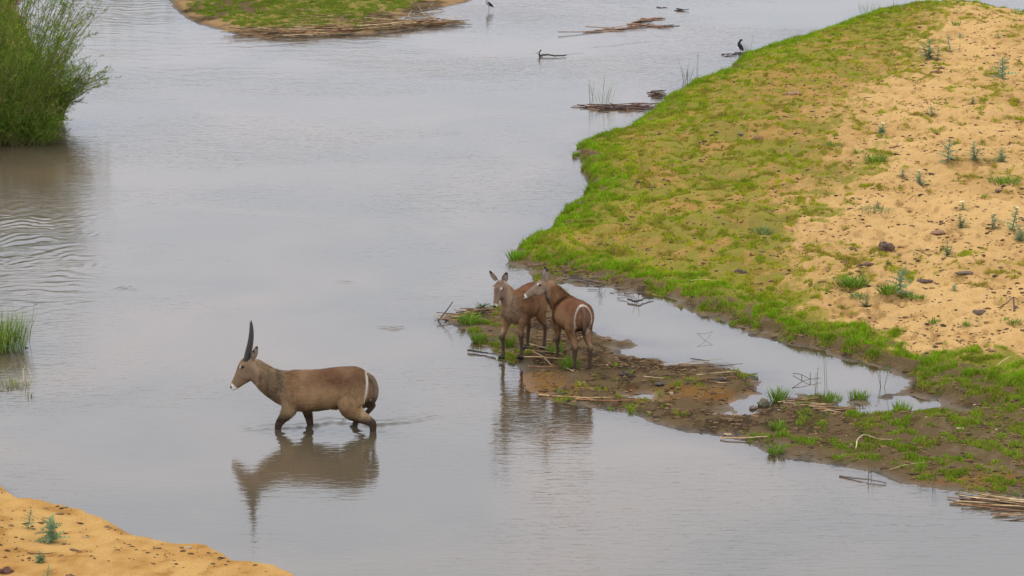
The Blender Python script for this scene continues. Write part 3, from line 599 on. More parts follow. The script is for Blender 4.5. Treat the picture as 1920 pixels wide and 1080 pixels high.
def bleg(y, dx=0.):
    s = 1 if y > 0 else -1
    return [(-.42,s*.11,.95,.09,.20),(-.40,s*.145,.80,.08,.18),(-.40+dx*.3,s*.14,.66,.062,.12),(-.48+dx*.6,y,.54,.045,.075),(-.585+dx*.9,y,.44,.034,.05),(-.60+dx,y,.38,.030,.040),(-.575+dx,y,.24,.023,.028),(-.56+dx,y,.12,.022,.026),(-.55+dx,y,.085,.029,.032),(-.53+dx,y,.028,.026,.030)]
MASS_F = [((.22,.01,.98),(.22,.13,.14)),((.24,.11,.82),(.14,.09,.19)),((.24,-.11,.82),(.14,.09,.19)),((-.44,.12,.90),(.19,.12,.22)),((-.44,-.12,.90),(.19,.12,.22))]
EARS_F = [(-.01,.068,.03,-.15,.65,.70),(-.01,.068,.03,-.15,.65,.70)]
DOE_A = dict(FC, face=(.20,.125,.085), bridge=(.045,.025,.018), torso=TOR_F, neck=[(.22,0,.86,.17,.23),(.34,.0,.94,.155,.20),(.42,-.04,1.05,.13,.165),(.48,-.08,1.16,.11,.135),(.52,-.11,1.26,.09,.11)],
  head_o=(.53,-.12,1.30), head_dir=(.66,.05,-.75), head_side=(-.10,1,0), head=HEAD_F,
  legs=doe_legs(fleg(0,.12,-.05), fleg(0,-.15,.10,.05), bleg(.13,.0), bleg(-.13,.12)), mass=MASS_F,
  throat=((.66,0,1.02),(.06,.06,.06)), ring=(.86,.15,.24,-.52,.10), ears=[(-.01,.068,.05,-.35,.42,.9),(-.01,.068,.05,-.35,.42,.9)],
  tail=[(-.63,0,1.06,.03,.03),(-.70,0,.98,.026,.026),(-.715,0,.86,.028,.028),(-.70,0,.72,.022,.022),(-.695,0,.62,.008,.008)])
DOE_B = dict(FC, torso=TOR_F, neck=[(.22,0,.88,.19,.24),(.34,.03,.96,.175,.205),(.41,.10,1.06,.155,.18),(.45,.17,1.17,.13,.15),(.45,.24,1.27,.11,.125)], neck_side=(-.4,1,0),
  head_o=(.44,.28,1.31), head_dir=(.16,.86,-.40), head_side=(-.98,.18,0), head=HEAD_F,
  legs=doe_legs(fleg(0,.12,.04), fleg(0,-.12,-.10), bleg(.11,.04), bleg(-.12,-.05)), mass=MASS_F,
  throat=((.46,.36,1.10),(.06,.07,.06)), ring=(.87,.150,.25,-.50,.075), ears=[(-.01,.055,.06,-.45,.22,.85,(.3,-1,0)),(-.01,.055,.06,-.45,.30,.85,(.3,1,0))],
  tail=[(-.62,0,1.07,.032,.03),(-.695,0,.99,.030,.028),(-.71,0,.88,.038,.028),(-.70,0,.74,.030,.024),(-.69,0,.63,.010,.010)])
bx_, by_ = px2w(568, 802)
BUCK['scale'] = 1.03
waterbuck((bx_+.17, by_, -.39), math.pi-R(5), BUCK, 'horned brown male waterbuck wading through the river with his head forward')
ax_, ay_, az_ = hit(979, 664)
waterbuck((ax_, ay_, az_-.01), R(180+62), DOE_A, 'hornless waterbuck facing the camera with ears spread, behind the other female')
b1, b2_, b3 = hit(1070, 683)
waterbuck((b1, b2_, b3-.01), R(180-72), DOE_B, 'hornless waterbuck seen from behind, white ring on rump, head turned left')
# ------------------------------------------------------------------ plants, litter, birds
def ribbon(V, F, Cc, base, d, up, L_, w_, c, droop=.3, rg=None):
    """one narrow leaf as two quads tapering to a point"""
    d = np.array(d); s = np.cross(d, up); s = s/(np.linalg.norm(s)+1e-9)*w_*.5; m_ = base+d*L_*.5+np.array([0,0,-droop*L_*.12]); e = base+d*L_+np.array([0,0,-droop*L_*.5]); n = len(V)
    V += [base-s*.6, base+s*.6, m_+s, m_-s, e]; F += [(n,n+1,n+2), (n,n+2,n+3), (n+3,n+2,n+4)]; Cc += [c]*5
leaf_mat = vcol_mat('leaf', rough=.75, nscale=2.2, namt=.3, trans=.25, spec=.05)
stem_mat = simple('woody_stem', (.16,.13,.06), .85, .3, 30)
straw_mat = vcol_mat('dry_reed', rough=.85, nscale=9, namt=.45, spec=.05)
wood_mat = vcol_mat('dark_wood', rough=.9, nscale=30, namt=.35, bump=.004, bscale=60)
dung_mat = vcol_mat('dung', rough=.95, nscale=50, namt=.35, bump=.006, bscale=70)
def tube(V, F, Cc, pts, r0, r1, c, k=5):
    pts = [np.array(p, float) for p in pts]; n0 = len(V)
    for i, p in enumerate(pts):
        a = pts[max(0,i-1)]; b_ = pts[min(len(pts)-1,i+1)]; t_ = b_-a; t_ = t_/(np.linalg.norm(t_)+1e-9)
        s_ = np.cross(t_, [0,0,1] if abs(t_[2]) < .9 else [1,0,0]); s_ /= np.linalg.norm(s_); q = np.cross(t_, s_); r = lerp(r0, r1, i/(len(pts)-1))
        for j in range(k): V.append(p+s_*r*math.cos(2*math.pi*j/k)+q*r*math.sin(2*math.pi*j/k)); Cc.append(c)
    for i in range(len(pts)-1):
        for j in range(k):
            a = n0+i*k+j; b_ = n0+i*k+(j+1) % k; F += [(a, b_, b_+k), (a, b_+k, a+k)]
    for j in range(1, k-1): F.append((n0, n0+j+1, n0+j)); e = n0+(len(pts)-1)*k; F.append((e, e+j, e+j+1))
# --- big feathery shrubs: many arching stems, each clothed in narrow leaves
def shrub(loc, label, nst, hrange, spread, leanx, seed, ldens=1.0, tint=(1,1,1), lw=.013, droop=.13):
    rg = np.random.default_rng(seed); root = empty('shrub', loc); tag(root, label, 'shrub', 'shrubs on the left bank')
    SV, SF, SC = [], [], []; B, Dd, Ln, Cl, Wd = [], [], [], [], []
    for i in range(nst):
        bx, by = rg.uniform(-spread[0], spread[0]), rg.uniform(-spread[1], spread[1]); h = rg.uniform(*hrange)*(1-.25*abs(bx)/spread[0])
        az = rg.uniform(0, 2*math.pi); out = rg.uniform(.05, .55)*h*(.55+droop-.13); lx = math.cos(az)*out+leanx*h*.12+bx*.35; ly = math.sin(az)*out*.7-.05*h
        n = 9; pts = []
        for k in range(n):
            t_ = k/(n-1); pts.append(np.array([bx+lx*t_**1.6+rg.normal(0,.02), by+ly*t_**1.6+rg.normal(0,.02), -.05+h*(t_-droop*t_*t_*(out/h*2))]))
        tube(SV, SF, SC, pts, .009, .003, (.11,.11,.03), 4)
        tone = rg.uniform(0, 1)**1.5; base_c = np.array([.075,.135,.014])*(1-tone)+np.array([.20,.27,.030])*tone
        if rg.uniform() < .05: base_c = np.array([.36,.28,.11])
        for bq in range(int(9*ldens)):                                    # side twigs
            t_ = rg.uniform(.08, 1)**.8; f = t_*(n-1); k = min(int(f), n-2); p0 = pts[k]*(1-(f-k))+pts[k+1]*(f-k)
            td = pts[k+1]-pts[k]; td /= np.linalg.norm(td); a2 = rg.uniform(0, 2*math.pi); dd = td*.75+np.array([math.cos(a2), math.sin(a2), rg.uniform(-.1,.5)])*.75; dd /= np.linalg.norm(dd); tl = rg.uniform(.15, .5)*(1.15-t_*.5)
            p1 = p0+dd*tl+np.array([0,0,-.03]); 
            if bq % 3 == 0: tube(SV, SF, SC, [p0, (p0+p1)/2, p1], .004, .0015, (.2,.18,.07), 3)
            m_ = int(rg.integers(9, 16)); q = rg.uniform(0, 1.05, m_)[:,None]; B.append(p0+(p1-p0)*q+rg.normal(0, .008, (m_, 3)))
            aa = rg.normal(0, .5, (m_, 3)); Dd.append(dd+aa+np.array([0,0,.25])); Ln.append(rg.uniform(.05, .13, m_)); Cl.append(np.tile(base_c, (m_,1))*rg.uniform(.65, 1.35, (m_,1))); Wd.append(rg.uniform(.6, 1.3, m_)*lw)
    B = np.concatenate(B); Dd = np.concatenate(Dd); Dd /= np.linalg.norm(Dd, axis=1)[:,None]; Ln = np.concatenate(Ln); Cl = np.concatenate(Cl)*np.array(tint); Wd = np.concatenate(Wd)
    s_ = np.cross(Dd, rg.normal(0, 1, B.shape)); s_ /= np.linalg.norm(s_, axis=1)[:,None]; s_ *= Wd[:,None]*.5
    M_ = B+Dd*Ln[:,None]*.45; E = B+Dd*Ln[:,None]-np.array([0,0,1])*Ln[:,None]*.2
    V = np.stack([B, M_+s_, M_-s_, E], 1).reshape(-1, 3); i = np.arange(len(B))[:,None]*4; F = np.concatenate([i+np.array([[0,1,2]]), i+np.array([[2,1,3]])])
    mesh_np('foliage', V, F, leaf_mat, root, np.repeat(Cl, 4, 0)); mesh_np('stems', SV, SF, vc_stem, root, np.array(SC)); return root
vc_stem = vcol_mat('stem', rough=.9, spec=.0, nscale=20, namt=.3)
def at(px, py, z=0): x, y = px2w(px, py, z); return x, y
x, y = at(-95, 262); shrub((x, y, .05), 'large feathery green shrub leaning over the water, nearest on the left bank', 330, (2.0, 4.1), (2.2, .9), 1.2, 1)
x, y = at(52, 232); shrub((x, y, 0), 'lower feathery shrub at the waterline, its twigs reaching farthest over the river', 300, (.9, 2.5), (.8, .7), 1.9, 11, droop=.45)
x, y = at(-20, 268); shrub((x, y, 0), 'dark low shrub foliage trailing into the water under the nearest shrub', 200, (.5, 1.3), (1.3, .45), .9, 12, droop=.5, tint=(.8,.85,.8))
x, y = at(-60, 185); shrub((x, y, .1), 'tall pale green shrub rising behind the nearest shrub, cut by the top edge', 240, (2.6, 4.3), (2.2, 1.4), .7, 2, tint=(1.15,1.12,1.0))
x, y = at(-160, 20); shrub((x, y, .2), 'far shrub at the upper left corner beyond the tall pale one', 120, (2.2, 3.4), (2.2, 1.6), .3, 3, .8)
x, y = at(225, -105); shrub((x, y, .1), 'shrub beyond the picture mirrored in the water beside the upper left shrubs', 110, (1.8, 2.9), (1.5, 1.0), .2, 4, .8)
# --- small plants
def leafy_clump(name, seed, h, rad, n, c0, c1, wl=.02, upr=.6, stemmy=0, seeds=0):
    rg = np.random.default_rng(seed); V, F, Cc = [], [], []
    for i in range(n):
        a = rg.uniform(0, 2*math.pi); r = rad*rg.uniform(0, .5)**.7; b_ = np.array([math.cos(a)*r, math.sin(a)*r, -.01]); a += rg.normal(0, .6)
        u_ = upr*rg.uniform(.5, 1.4); d = np.array([math.cos(a), math.sin(a), u_*2]); d /= np.linalg.norm(d); c = np.array(c0)+(np.array(c1)-np.array(c0))*rg.uniform()
        L_ = h*rg.uniform(.45, 1.05)/max(d[2], .35)
        ribbon(V, F, Cc, b_, d, np.array([0,0,1.]) if abs(d[2]) < .95 else np.array([1.,0,0]), L_, wl*rg.uniform(.6, 1.3), tuple(c*rg.uniform(.8, 1.2)), .5*(1-u_*.5))
        if stemmy and i < stemmy:
            tp = b_+d*L_*1.5; tube(V, F, Cc, [b_, b_+d*L_*.8, tp], .004, .0025, tuple(c*.8), 4)
            for q in range(seeds): ribbon(V, F, Cc, tp+rg.normal(0, .012, 3), rg.normal(0, 1, 3)*.5+np.array([0,0,1]), np.array([1.,0,0]), .05, .014, (.12,.10,.05), .2)
    return np.array(V), np.array(F), np.array(Cc)
def thistle_mesh(seed):
    """unit-height prickly plant: upright stem, lobed grey-green leaves in whorls"""
    rg = np.random.default_rng(seed); SV, SF, SC = [], [], []; V, F, Cc = [], [], []
    heads = []
    for b in range(1+seed % 3):
        la = rg.uniform(0, 6.28); ln = .0 if b == 0 else .28; hgt = 1.0 if b == 0 else rg.uniform(.55, .85)
        pts = [np.array([math.cos(la)*ln*t_, math.sin(la)*ln*t_, hgt*t_]) for t_ in np.linspace(0, 1, 5)]
        tube(SV, SF, SC, [p+rg.normal(0, .012, 3)*(i > 0) for i, p in enumerate(pts)], .028, .012, (.20,.25,.15), 5); heads.append(pts[-1])
        for i in range(15 if b == 0 else 9):
            t_ = i/14*.9+.04 if b == 0 else .2+i/9*.7; p = pts[0]+(pts[-1]-pts[0])*t_; a = i*2.4+rg.normal(0, .3); L_ = (.50*(1-t_*.5))*rg.uniform(.8, 1.2); el = .25+.5*t_
            d = np.array([math.cos(a), math.sin(a), el]); d /= np.linalg.norm(d); sd = np.cross(d, [0,0,1]); sd /= np.linalg.norm(sd); c = np.array([.15,.21,.095])*rg.uniform(.75, 1.35)
            n = 5
            for k in range(n):                                            # paired pointed lobes along the midrib
                q = p+d*L_*(k/n)+np.array([0,0,-.25*L_*(k/n)**2]); q2 = p+d*L_*((k+1)/n)+np.array([0,0,-.25*L_*((k+1)/n)**2])
                for s in (1,-1):
                    m_ = len(V); V += [q, q2, (q+q2)/2+s*sd*L_*.34*(1.1-k/n)+d*L_*.08+np.array([0,0,.02])]; F.append((m_, m_+1, m_+2)); Cc += [tuple(c)]*3
    return (np.array(SV), np.array(SF), np.array(SC)), (np.array(V), np.array(F), np.array(Cc)), heads
protos = []
flower_mat = simple('petal', (.72,.68,.38), .6, .12, 60)
for k in range(4):
    (a1_, a2_, a3_), (l1, l2, l3), heads = thistle_mesh(k)
    protos.append((a1_, a2_, a3_, l1, l2, l3, heads[0]))
def mk_data(name, V, F, m, cols):
    o = mesh_np(name, V, F, m, None, cols); me = o.data; bpy.data.objects.remove(o); return me
TM = [(mk_data('stem', p[0], p[1], vc_stem, p[2]), mk_data('foliage', p[3], p[4], leaf_mat, p[5]), p[6]) for p in protos]
fb = bmesh.new()
for i in range(6):
    a = i*math.pi/3; vs = [fb.verts.new((0,0,0)), fb.verts.new((math.cos(a-.4)*.6, math.sin(a-.4)*.6, .25)), fb.verts.new((math.cos(a)*1, math.sin(a)*1, .4)), fb.verts.new((math.cos(a+.4)*.6, math.sin(a+.4)*.6, .25))]; fb.faces.new(vs)
FM = bpy.data.meshes.new('flower'); fb.to_mesh(FM); fb.free(); FM.materials.append(flower_mat)
def child(name, me, parent, loc=(0,0,0), s=1):
    o = bpy.data.objects.new(name, me); col.objects.link(o); o.parent = parent; o.location = loc; o.scale = (s,s,s); return o
THISTLES = [  # px, py of the foot, height in px, flower, label
 (52,990,36,0,'bushy grey green seedling farthest left on the near sand bank'),
 (93,1018,54,0,'tallest slender green seedling on the near sand bank'),
 (80,1054,24,0,'small seedling beside a dark twig on the near sand bank'),
 (88,1084,26,0,'seedling cut by the bottom edge on the near sand bank'),
 (1880,148,44,0,'tall grey green thistle alone high on the sand near the right edge'),
 (1782,97,34,1,'thistle with pale flower on the upper sand slope'),
 (1742,112,40,0,'leafy thistle where grass meets the upper sand slope'),
 (1757,114,24,0,'low thistle just right of the leafy one by the upper grass edge'),
 (1776,302,46,0,'large branching grey green thistle midway up the right sand'),
 (1826,300,34,0,'thistle between two others in the middle row of the sand'),
 (1876,306,30,0,'leaning thistle at the right end of the middle row'),
 (1727,350,32,1,'flowering thistle below the dark clod in mid sand'),
 (1692,330,14,0,'low spreading blue green thistle left of mid sand'),
 (1806,394,17,1,'tiny thistle with white flower above a flowering neighbour'),
 (1800,427,27,1,'thistle with cream flower directly below the tiny white one'),
 (1859,430,30,1,'slim thistle with white flower right of centre sand'),
 (1897,432,46,1,'tall flowering thistle close to the right edge of the picture'),
 (1916,450,24,0,'bluish thistle cut by the right edge'),
 (1776,482,30,0,'thin sprig with one leafy tip on bare sand'),
 (1686,548,48,0,'tall thistle growing out of a bright green clump low on the sand'),
 (1660,302,10,0,'small thistle on the left part of the sand under grass tufts'),
 (1647,392,16,0,'small blue green thistle in thin grass left of the sand'),
 (1624,575,16,0,'pale flat thistle below the green clumps'),
 (1788,545,14,0,'lone small thistle on the smooth sand below the clods'),
 (1748,215,16,0,'short thistle by a dark twig on the upper sand'),
 (1822,196,16,0,'short blue thistle right of the scattered twigs on upper sand'),
 (1655,250,22,1,'faint flowering thistle at the left rim of the sand'),
 (1800,72,12,0,'small dark green thistle near the crest of the sand'),
 (1872,70,10,0,'second small dark green thistle near the crest, further right'),
]
hp_ = hits([(a, b_) for a, b_, *_ in THISTLES])
for i, (a, b_, hpx, fl, lab) in enumerate(THISTLES):
    x, y, z = hp_[i]; hm = hpx/(FPX/math.hypot(y, CAM_H)); sc_, lf, hd = TM[i % 4 if not fl else (i*3) % 4]
    rt = empty('thistle' if i > 3 else 'seedling', (x, y, z-.01), i*1.3, hm); tag(rt, lab, 'thistle' if i > 3 else 'seedling', 'prickly weeds on the sand' if i > 3 else 'seedlings on the near sand bank')
    wd_ = (1.9 if hpx < 18 else 1.35)*(.85+.3*((i*7) % 5)/4); rt.scale = (hm*wd_, hm*wd_, hm); rt.rotation_euler = (.16*math.sin(i*2.1), .20*math.cos(i*3.3), i*1.3)
    child('stem', sc_, rt); child('foliage', lf, rt)
    if fl: child('flower', FM, rt, tuple(hd), .035/hm)
G1, G2 = (.09,.155,.022), (.21,.31,.035); Y1, Y2 = (.25,.25,.06), (.46,.40,.12); B1_, B2_ = (.09,.15,.05), (.21,.28,.09)
CLUMPS = [ # px, py, height px, radius px, n, colours, leafwidth m, upright, label, category
 (1637,303,18,16,90,G1,G2,.018,.7,'dark green leafy clump on the left edge of the sand'),
 (1610,288,12,12,50,G1,G2,.016,.7,'small green clump up and left of the dark leafy one'),
 (1600,535,24,30,260,G1,G2,.02,.7,'broad green clump spreading low on the sand'),
 (1664,550,22,15,150,G1,G2,.02,.8,'bright bushy clump at the foot of the tall thistle'),
 (1612,558,12,20,110,B1_,B2_,.016,.6,'blue green clump just under the broad one'),
 (1694,556,12,14,70,G1,G2,.018,.6,'low clump right of the bright bushy one'),
 (1720,560,12,13,70,G1,G2,.018,.6,'low clump furthest right of the row of clumps on sand'),
 (1818,444,10,12,50,G1,(.12,.2,.03),.02,.5,'compact dark green rosette on smooth sand'),
 (1752,606,14,10,60,G1,G2,.014,.8,'upright green tuft in the sand above the lower grass'),
 (1812,612,16,8,50,G1,G2,.012,.9,'narrow green tuft left of the lower dung pile'),
 (1900,605,12,26,130,G1,G2,.015,.6,'wide flat clump by the right edge beside the dung pile'),
 (1882,345,22,26,200,G1,G2,.014,.7,'rounded grassy clump near the right edge mid slope'),
 (1795,48,14,8,40,G1,G2,.018,.8,'green tuft near the crest of the sand bank'),
 (1908,30,16,12,60,G1,G2,.015,.8,'green tuft on the crest at the right edge'),
 (1850,300,10,24,120,G1,Y1,.014,.5,'low olive clump beneath the middle row of thistles'),
 (1432,440,22,18,110,B1_,B2_,.014,.8,'dull green herb clump within the yellowing grass'),
 (1455,850,20,14,120,G1,G2,.014,.9,'leafy tuft at the water edge of the muddy flat'),
 (1460,752,34,15,140,G1,G2,.014,1.2,'upright grass tuft beside the dark rock'),
 (1460,806,24,18,130,G1,G2,.014,1.0,'grass tuft on mud below the dark rock'),
 (1556,752,22,22,150,G1,G2,.012,1.1,'grass tuft in the shallow at the end of the pool'),
 (1610,748,22,20,150,G1,G2,.012,1.1,'grass tuft on a mud strip between two puddles'),
 (1690,772,26,18,130,G1,G2,.012,1.2,'grass tuft standing over the lowest puddle'),
 (1240,744,26,4,16,G1,G2,.012,1.6,'single upright green shoot on the mud spit'),
 (880,606,24,20,220,G1,G2,.013,.9,'grass clump near the tip of the spit'),
 (897,640,22,13,150,G1,G2,.013,1.0,'bright green clump at the spit shore left of the females'),
 (955,650,30,8,120,G1,G2,.014,1.3,'bright green tuft between the forelegs of the facing female'),
 (1068,690,30,16,150,G1,G2,.013,1.1,'grass tuft at the hind feet of the turned female'),
 (1040,660,18,16,130,G1,G2,.013,1.0,'grass tuft on mud between the two females'),
 (966,486,24,14,170,G1,(.22,.42,.03),.012,1.1,'bright grass tuft at the corner of the green bank'),
 (905,578,16,9,60,B1_,B2_,.014,.8,'drab weed tuft in the water behind the spit tip'),
 (1042,552,22,22,170,(.16,.20,.13),(.46,.50,.38),.014,.8,'pale grey green weed mound behind the turned female'),
 (1132,258,20,8,30,G1,G2,.010,1.5,'few green shoots in the shallows beside the bank'),
 (1640,395,10,34,150,B1_,B2_,.012,.6,'low bluish herb patch among dry grass stems'),
 (1560,275,14,20,120,G1,G2,.014,.8,'bright tuft at the inner edge of the grass'),
]
def clump_obj(px, py, hpx, rpx, n, c0, c1, wl, upr, lab, name='grass_tuft', cat='grass tuft', grp='green tufts on the banks', **kw):
    x, y, z = hit(px, py); k_ = math.hypot(y, CAM_H)/FPX; V, F, Cc = leafy_clump(name, int(px*7+py), hpx*k_, rpx*k_*1.6, n, c0, c1, wl, upr, **kw)
    o = mesh_np(name, V, F, leaf_mat, None, Cc); o.location = (x, y, z); tag(o, lab, cat, grp); return o
for c in CLUMPS: clump_obj(*c[:9], c[9])
SEDGE = [(1130,196,62,26,95,(.13,.17,.06),(.30,.36,.12),.014,2.6,'tall sparse reeds standing in flooded litter off the bank','reed clump'),
 (1108,194,46,4,5,(.13,.17,.08),(.2,.25,.1),.012,4,'lone reed stalks left of the tall sparse reeds','reed clump'),
 (1286,152,38,8,45,(.07,.09,.04),(.20,.24,.08),.014,2.6,'small dark reed clump on the far bank edge','reed clump'),
 (1304,150,34,5,5,(.15,.2,.1),(.3,.35,.15),.010,4,'thin reed stalks just right of the dark reed clump','reed clump'),
 (1400,97,26,12,30,(.2,.25,.12),(.35,.4,.2),.010,1.8,'wispy stalks beside the black bird','reed clump'),
 (1628,26,32,20,90,(.16,.22,.06),(.3,.38,.1),.010,1.8,'wispy seed stalks on the far end of the bank','reed clump'),
 (1680,18,22,20,40,(.16,.22,.06),(.3,.38,.1),.010,1.8,'seed stalks on the crest right of the wispy ones','reed clump'),
 (-4,654,86,52,800,G1,(.30,.40,.06),.014,1.8,'bright grass clump standing in the river at the left edge','grass clump'),
 (40,642,60,16,44,(.10,.15,.05),(.26,.33,.12),.012,2.4,'thin leggy stalks right of the left edge grass clump','grass clump'),
 (1528,736,46,5,3,(.2,.24,.12),(.3,.34,.16),.008,6,'pair of thin stalks rising from the pool','reed clump'),
 (1548,734,56,4,2,(.2,.24,.12),(.3,.34,.16),.008,8,'taller thin stalk right of the pair in the pool','reed clump'),
 (1655,726,34,6,5,(.1,.12,.06),(.2,.22,.1),.009,3,'dark thin stalks at the right end of the pool','reed clump'),
 (1122,552,14,12,14,(.06,.06,.04),(.14,.15,.07),.012,1.4,'dark dead tuft in the pool behind the turned female','reed clump'),
 (1192,566,16,6,8,(.10,.12,.06),(.22,.22,.1),.012,2.0,'small dead stalks by a stick at the upper pool shore','reed clump'),
 (1742,905,22,22,18,(.14,.17,.06),(.3,.32,.12),.010,2.4,'row of thin shoots in the water along the lower right shore','reed clump'),
 (1632,884,22,5,6,(.14,.17,.06),(.3,.32,.12),.010,2.4,'few thin shoots near the floating stick','reed clump'),
]
for c in SEDGE: clump_obj(*c[:10], name='reed_clump' if 'reed' in c[10] else 'grass_clump', cat=c[10], grp='reeds and tall stalks', stemmy=3 if c[4] < 60 else 0, seeds=3)
# twiggy half-drowned plant at the left edge
def sticks(name, seed, runs, lab, cat, grp=None, m=None, k=5, z0=.0):
    """runs: list of (list of (px,py,height m), r0, r1, colour)"""
    V, F, Cc = [], [], []; rg = np.random.default_rng(seed)
    o0 = None
    for pts, r0, r1, c in runs:
        W = []
        for a, b_, h in pts:
            x, y = px2w(a, b_, 0); z = max(0.0, float(height(np.array([x]), np.array([y]))[0]));
            if z > .02: x, y, z = hit(a, b_)
            W.append(np.array([x, y, z+h+z0]))
        if o0 is None: o0 = W[0].copy()
        Q = cr_interp([tuple(q-o0) for q in W], 4) if len(W) > 2 else [W[0]-o0, W[1]-o0]
        tube(V, F, Cc, [np.array(q)+rg.normal(0, r0*.25, 3) for q in Q], r0, r1, c, k)
    o = mesh_np(name, np.array(V), np.array(F), m or wood_mat, None, np.array(Cc)); o.location = o0; return tag(o, lab, cat, grp)
DW = (.055,.045,.038); RD = (.42,.27,.13); RR = (.30,.15,.08); GRY = (.16,.13,.11)
sticks('stick', 1, [([(820,602,-.02),(834,602,.15),(850,602,.33)], .013, .008, DW)], 'dark stick poking out of the water at the spit tip', 'stick', 'sticks')
sticks('stick', 2, [([(877,660,.03),(900,663,.03),(930,668,.03)], .020, .012, DW), ([(910,664,.03),(940,672,.04)], .012, .008, GRY)], 'dark stick floating at the feet of the facing female', 'stick', 'sticks')
sticks('stick', 3, [([(1573,893,.01),(1600,898,.02),(1628,903,.03),(1663,908,.02)], .014, .010, GRY), ([(1628,903,.0),(1629,903,.16)], .006, .004, DW)], 'long grey stick floating off the lower right shore', 'stick', 'sticks')
sticks('fallen_reed', 4, [([(1307,625,.0),(1322,632,.06),(1336,634,.12)], .0035, .003, GRY), ([(1336,634,.12),(1322,644,.04),(1307,650,0)], .0035, .003, GRY)], 'bent reed stem making a sideways V in the pool', 'fallen reed', 'loose reed stems')
sticks('branch', 5, [([(1487,702,.02),(1503,708,.05),(1520,716,.05),(1540,713,.04)], .006, .004, DW), ([(1485,728,.0),(1503,721,.04),(1520,716,.05)], .006, .004, DW), ([(1503,708,.04),(1504,716,.0)], .008, .005, DW), ([(1519,708,.08),(1520,722,0)], .007, .004, DW)], 'dark forked branch lying in the right part of the pool', 'branch', 'sticks')
sticks('branch', 6, [([(1065,736,.0),(1040,748,.06),(1012,752,.03)], .012, .008, (.10,.08,.05)), ([(1040,748,.05),(1060,733,.1),(1075,727,.12)], .008, .005, (.12,.10,.06))], 'forked twig at the muddy shore below the females', 'branch', 'sticks')
sticks('fallen_reed', 7, [([(1010,742,.02),(1100,749,.03),(1190,745,.03)], .014, .010, RD), ([(1080,752,.02),(1150,755,.03),(1200,752,.03)], .014, .009, RR)], 'long straw coloured reeds along the edge of the spit', 'fallen reed', 'loose reed stems', straw_mat)
sticks('fallen_reed', 8, [([(986,646,.03),(1010,655,.05),(1045,662,.04)], .014, .010, (.32,.23,.13))], 'pale reed stem lying behind the facing female', 'fallen reed', 'loose reed stems', straw_mat)
sticks('fallen_reed', 9, [([(975,672,.03),(1010,675,.05),(1062,678,.04)], .013, .009, RD), ([(1000,664,.05),(1020,676,.05),(1034,688,.03)], .012, .008, (.32,.22,.12)), ([(985,658,.02),(1040,664,.03),(1058,668,.03)], .010, .008, RD), ([(990,690,.02),(1040,692,.05),(1100,670,.03)], .009, .006, RR), ([(1058,690,.02),(1075,700,.04)], .012, .008, (.36,.27,.16))], 'crossed straw stems between the legs of the two females', 'straw litter', 'loose reed stems', straw_mat)
sticks('fallen_reed', 10, [([(1605,842,.01),(1608,832,.07),(1622,826,.09),(1645,826,.03),(1672,826,.02)], .009, .006, (.50,.40,.22))], 'pale reed stem curled like a hook on the muddy grass', 'fallen reed', 'loose reed stems', straw_mat)
sticks('fallen_reed', 11, [([(1668,884,.03),(1700,876,.04),(1735,870,.03)], .008, .006, (.42,.33,.17))], 'thin pale stem on the lower right shore', 'fallen reed', 'loose reed stems', straw_mat)
sticks('fallen_reed', 12, [([(1862,694,.02),(1880,682,.05),(1898,672,.05)], .008, .005, (.45,.42,.2))], 'straight pale green stem lying at the lower right of the slope', 'fallen reed', 'loose reed stems', straw_mat)
sticks('fallen_reed', 13, [([(1294,529,.03),(1320,528,.04),(1360,530,.02)], .009, .006, (.5,.35,.15))], 'short dry stem in grass above the pool', 'fallen reed', 'loose reed stems', straw_mat)
sticks('stick', 14, [([(1350,824,.02),(1400,826,.03),(1440,822,.03)], .014, .012, (.45,.30,.17))], 'thick pale stick at the muddy shoreline', 'stick', 'sticks')
sticks('stick', 15, [([(1178,565,.04),(1195,569,.04),(1212,563,.05),(1225,562,.03)], .022, .010, DW)], 'short black stick at the upper shore of the pool', 'stick', 'sticks')
sticks('twig', 16, [([(52,1040,.02),(75,1044,.04),(100,1041,.03)], .009, .006, (.10,.05,.03))], 'dark curved twig on the near sand bank', 'twig', 'sticks')
sticks('twig', 17, [([(1875,578,.02),(1890,573,.06),(1900,567,.10),(1912,572,.05)], .010, .006, (.10,.06,.04)), ([(1900,568,.1),(1902,584,.0)], .014, .018, (.10,.06,.04))], 'dark crooked twig near the right edge low on the sand', 'twig', 'sticks')
sticks('twig', 18, [([(1703,375,.0),(1716,378,.14),(1717,384,.0)], .007, .006, (.15,.08,.04))], 'small arched twig in the middle of the sand', 'twig', 'sticks')
sticks('twig', 19, [([(1700,475,.01),(1725,473,.02),(1752,472,.01)], .008, .005, (.12,.07,.04))], 'thin straight twig on sand beside a dark clod', 'twig', 'sticks')
sticks('snag', 20, [([(1013,107,-.02),(1011,107,.10),(1014,107,.20)], .022, .018, DW), ([(1013,107,.03),(1006,106,.12)], .014, .010, (.3,.25,.22)), ([(1014,107,.03),(1025,106,.05),(1040,107,.03),(1062,106,.04)], .028, .016, DW)], 'dark snag with a knobbed stub drifting in mid river', 'driftwood', 'sticks')
sticks('water_weed', 21, [([(-4,714,.02),(10,708,.10),(26,700,.16)], .010, .006, (.18,.13,.08)), ([(-6,734,.0),(14,731,.03),(34,728,.02)], .008, .005, (.2,.15,.09)), ([(46,720,.0),(44,712,.14),(50,706,.17),(60,712,.03)], .007, .004, (.40,.30,.14)), ([(50,722,.0),(47,722,.16)], .007, .004, (.3,.18,.08))], 'half drowned twiggy weed at the left edge of the river', 'water weed', 'reeds and tall stalks')
clump_obj(26,722,16,34,120,(.12,.17,.06),(.38,.36,.14),.009,.7,'sparse yellow green weed floating at the left edge','water_weed','water weed','reeds and tall stalks')
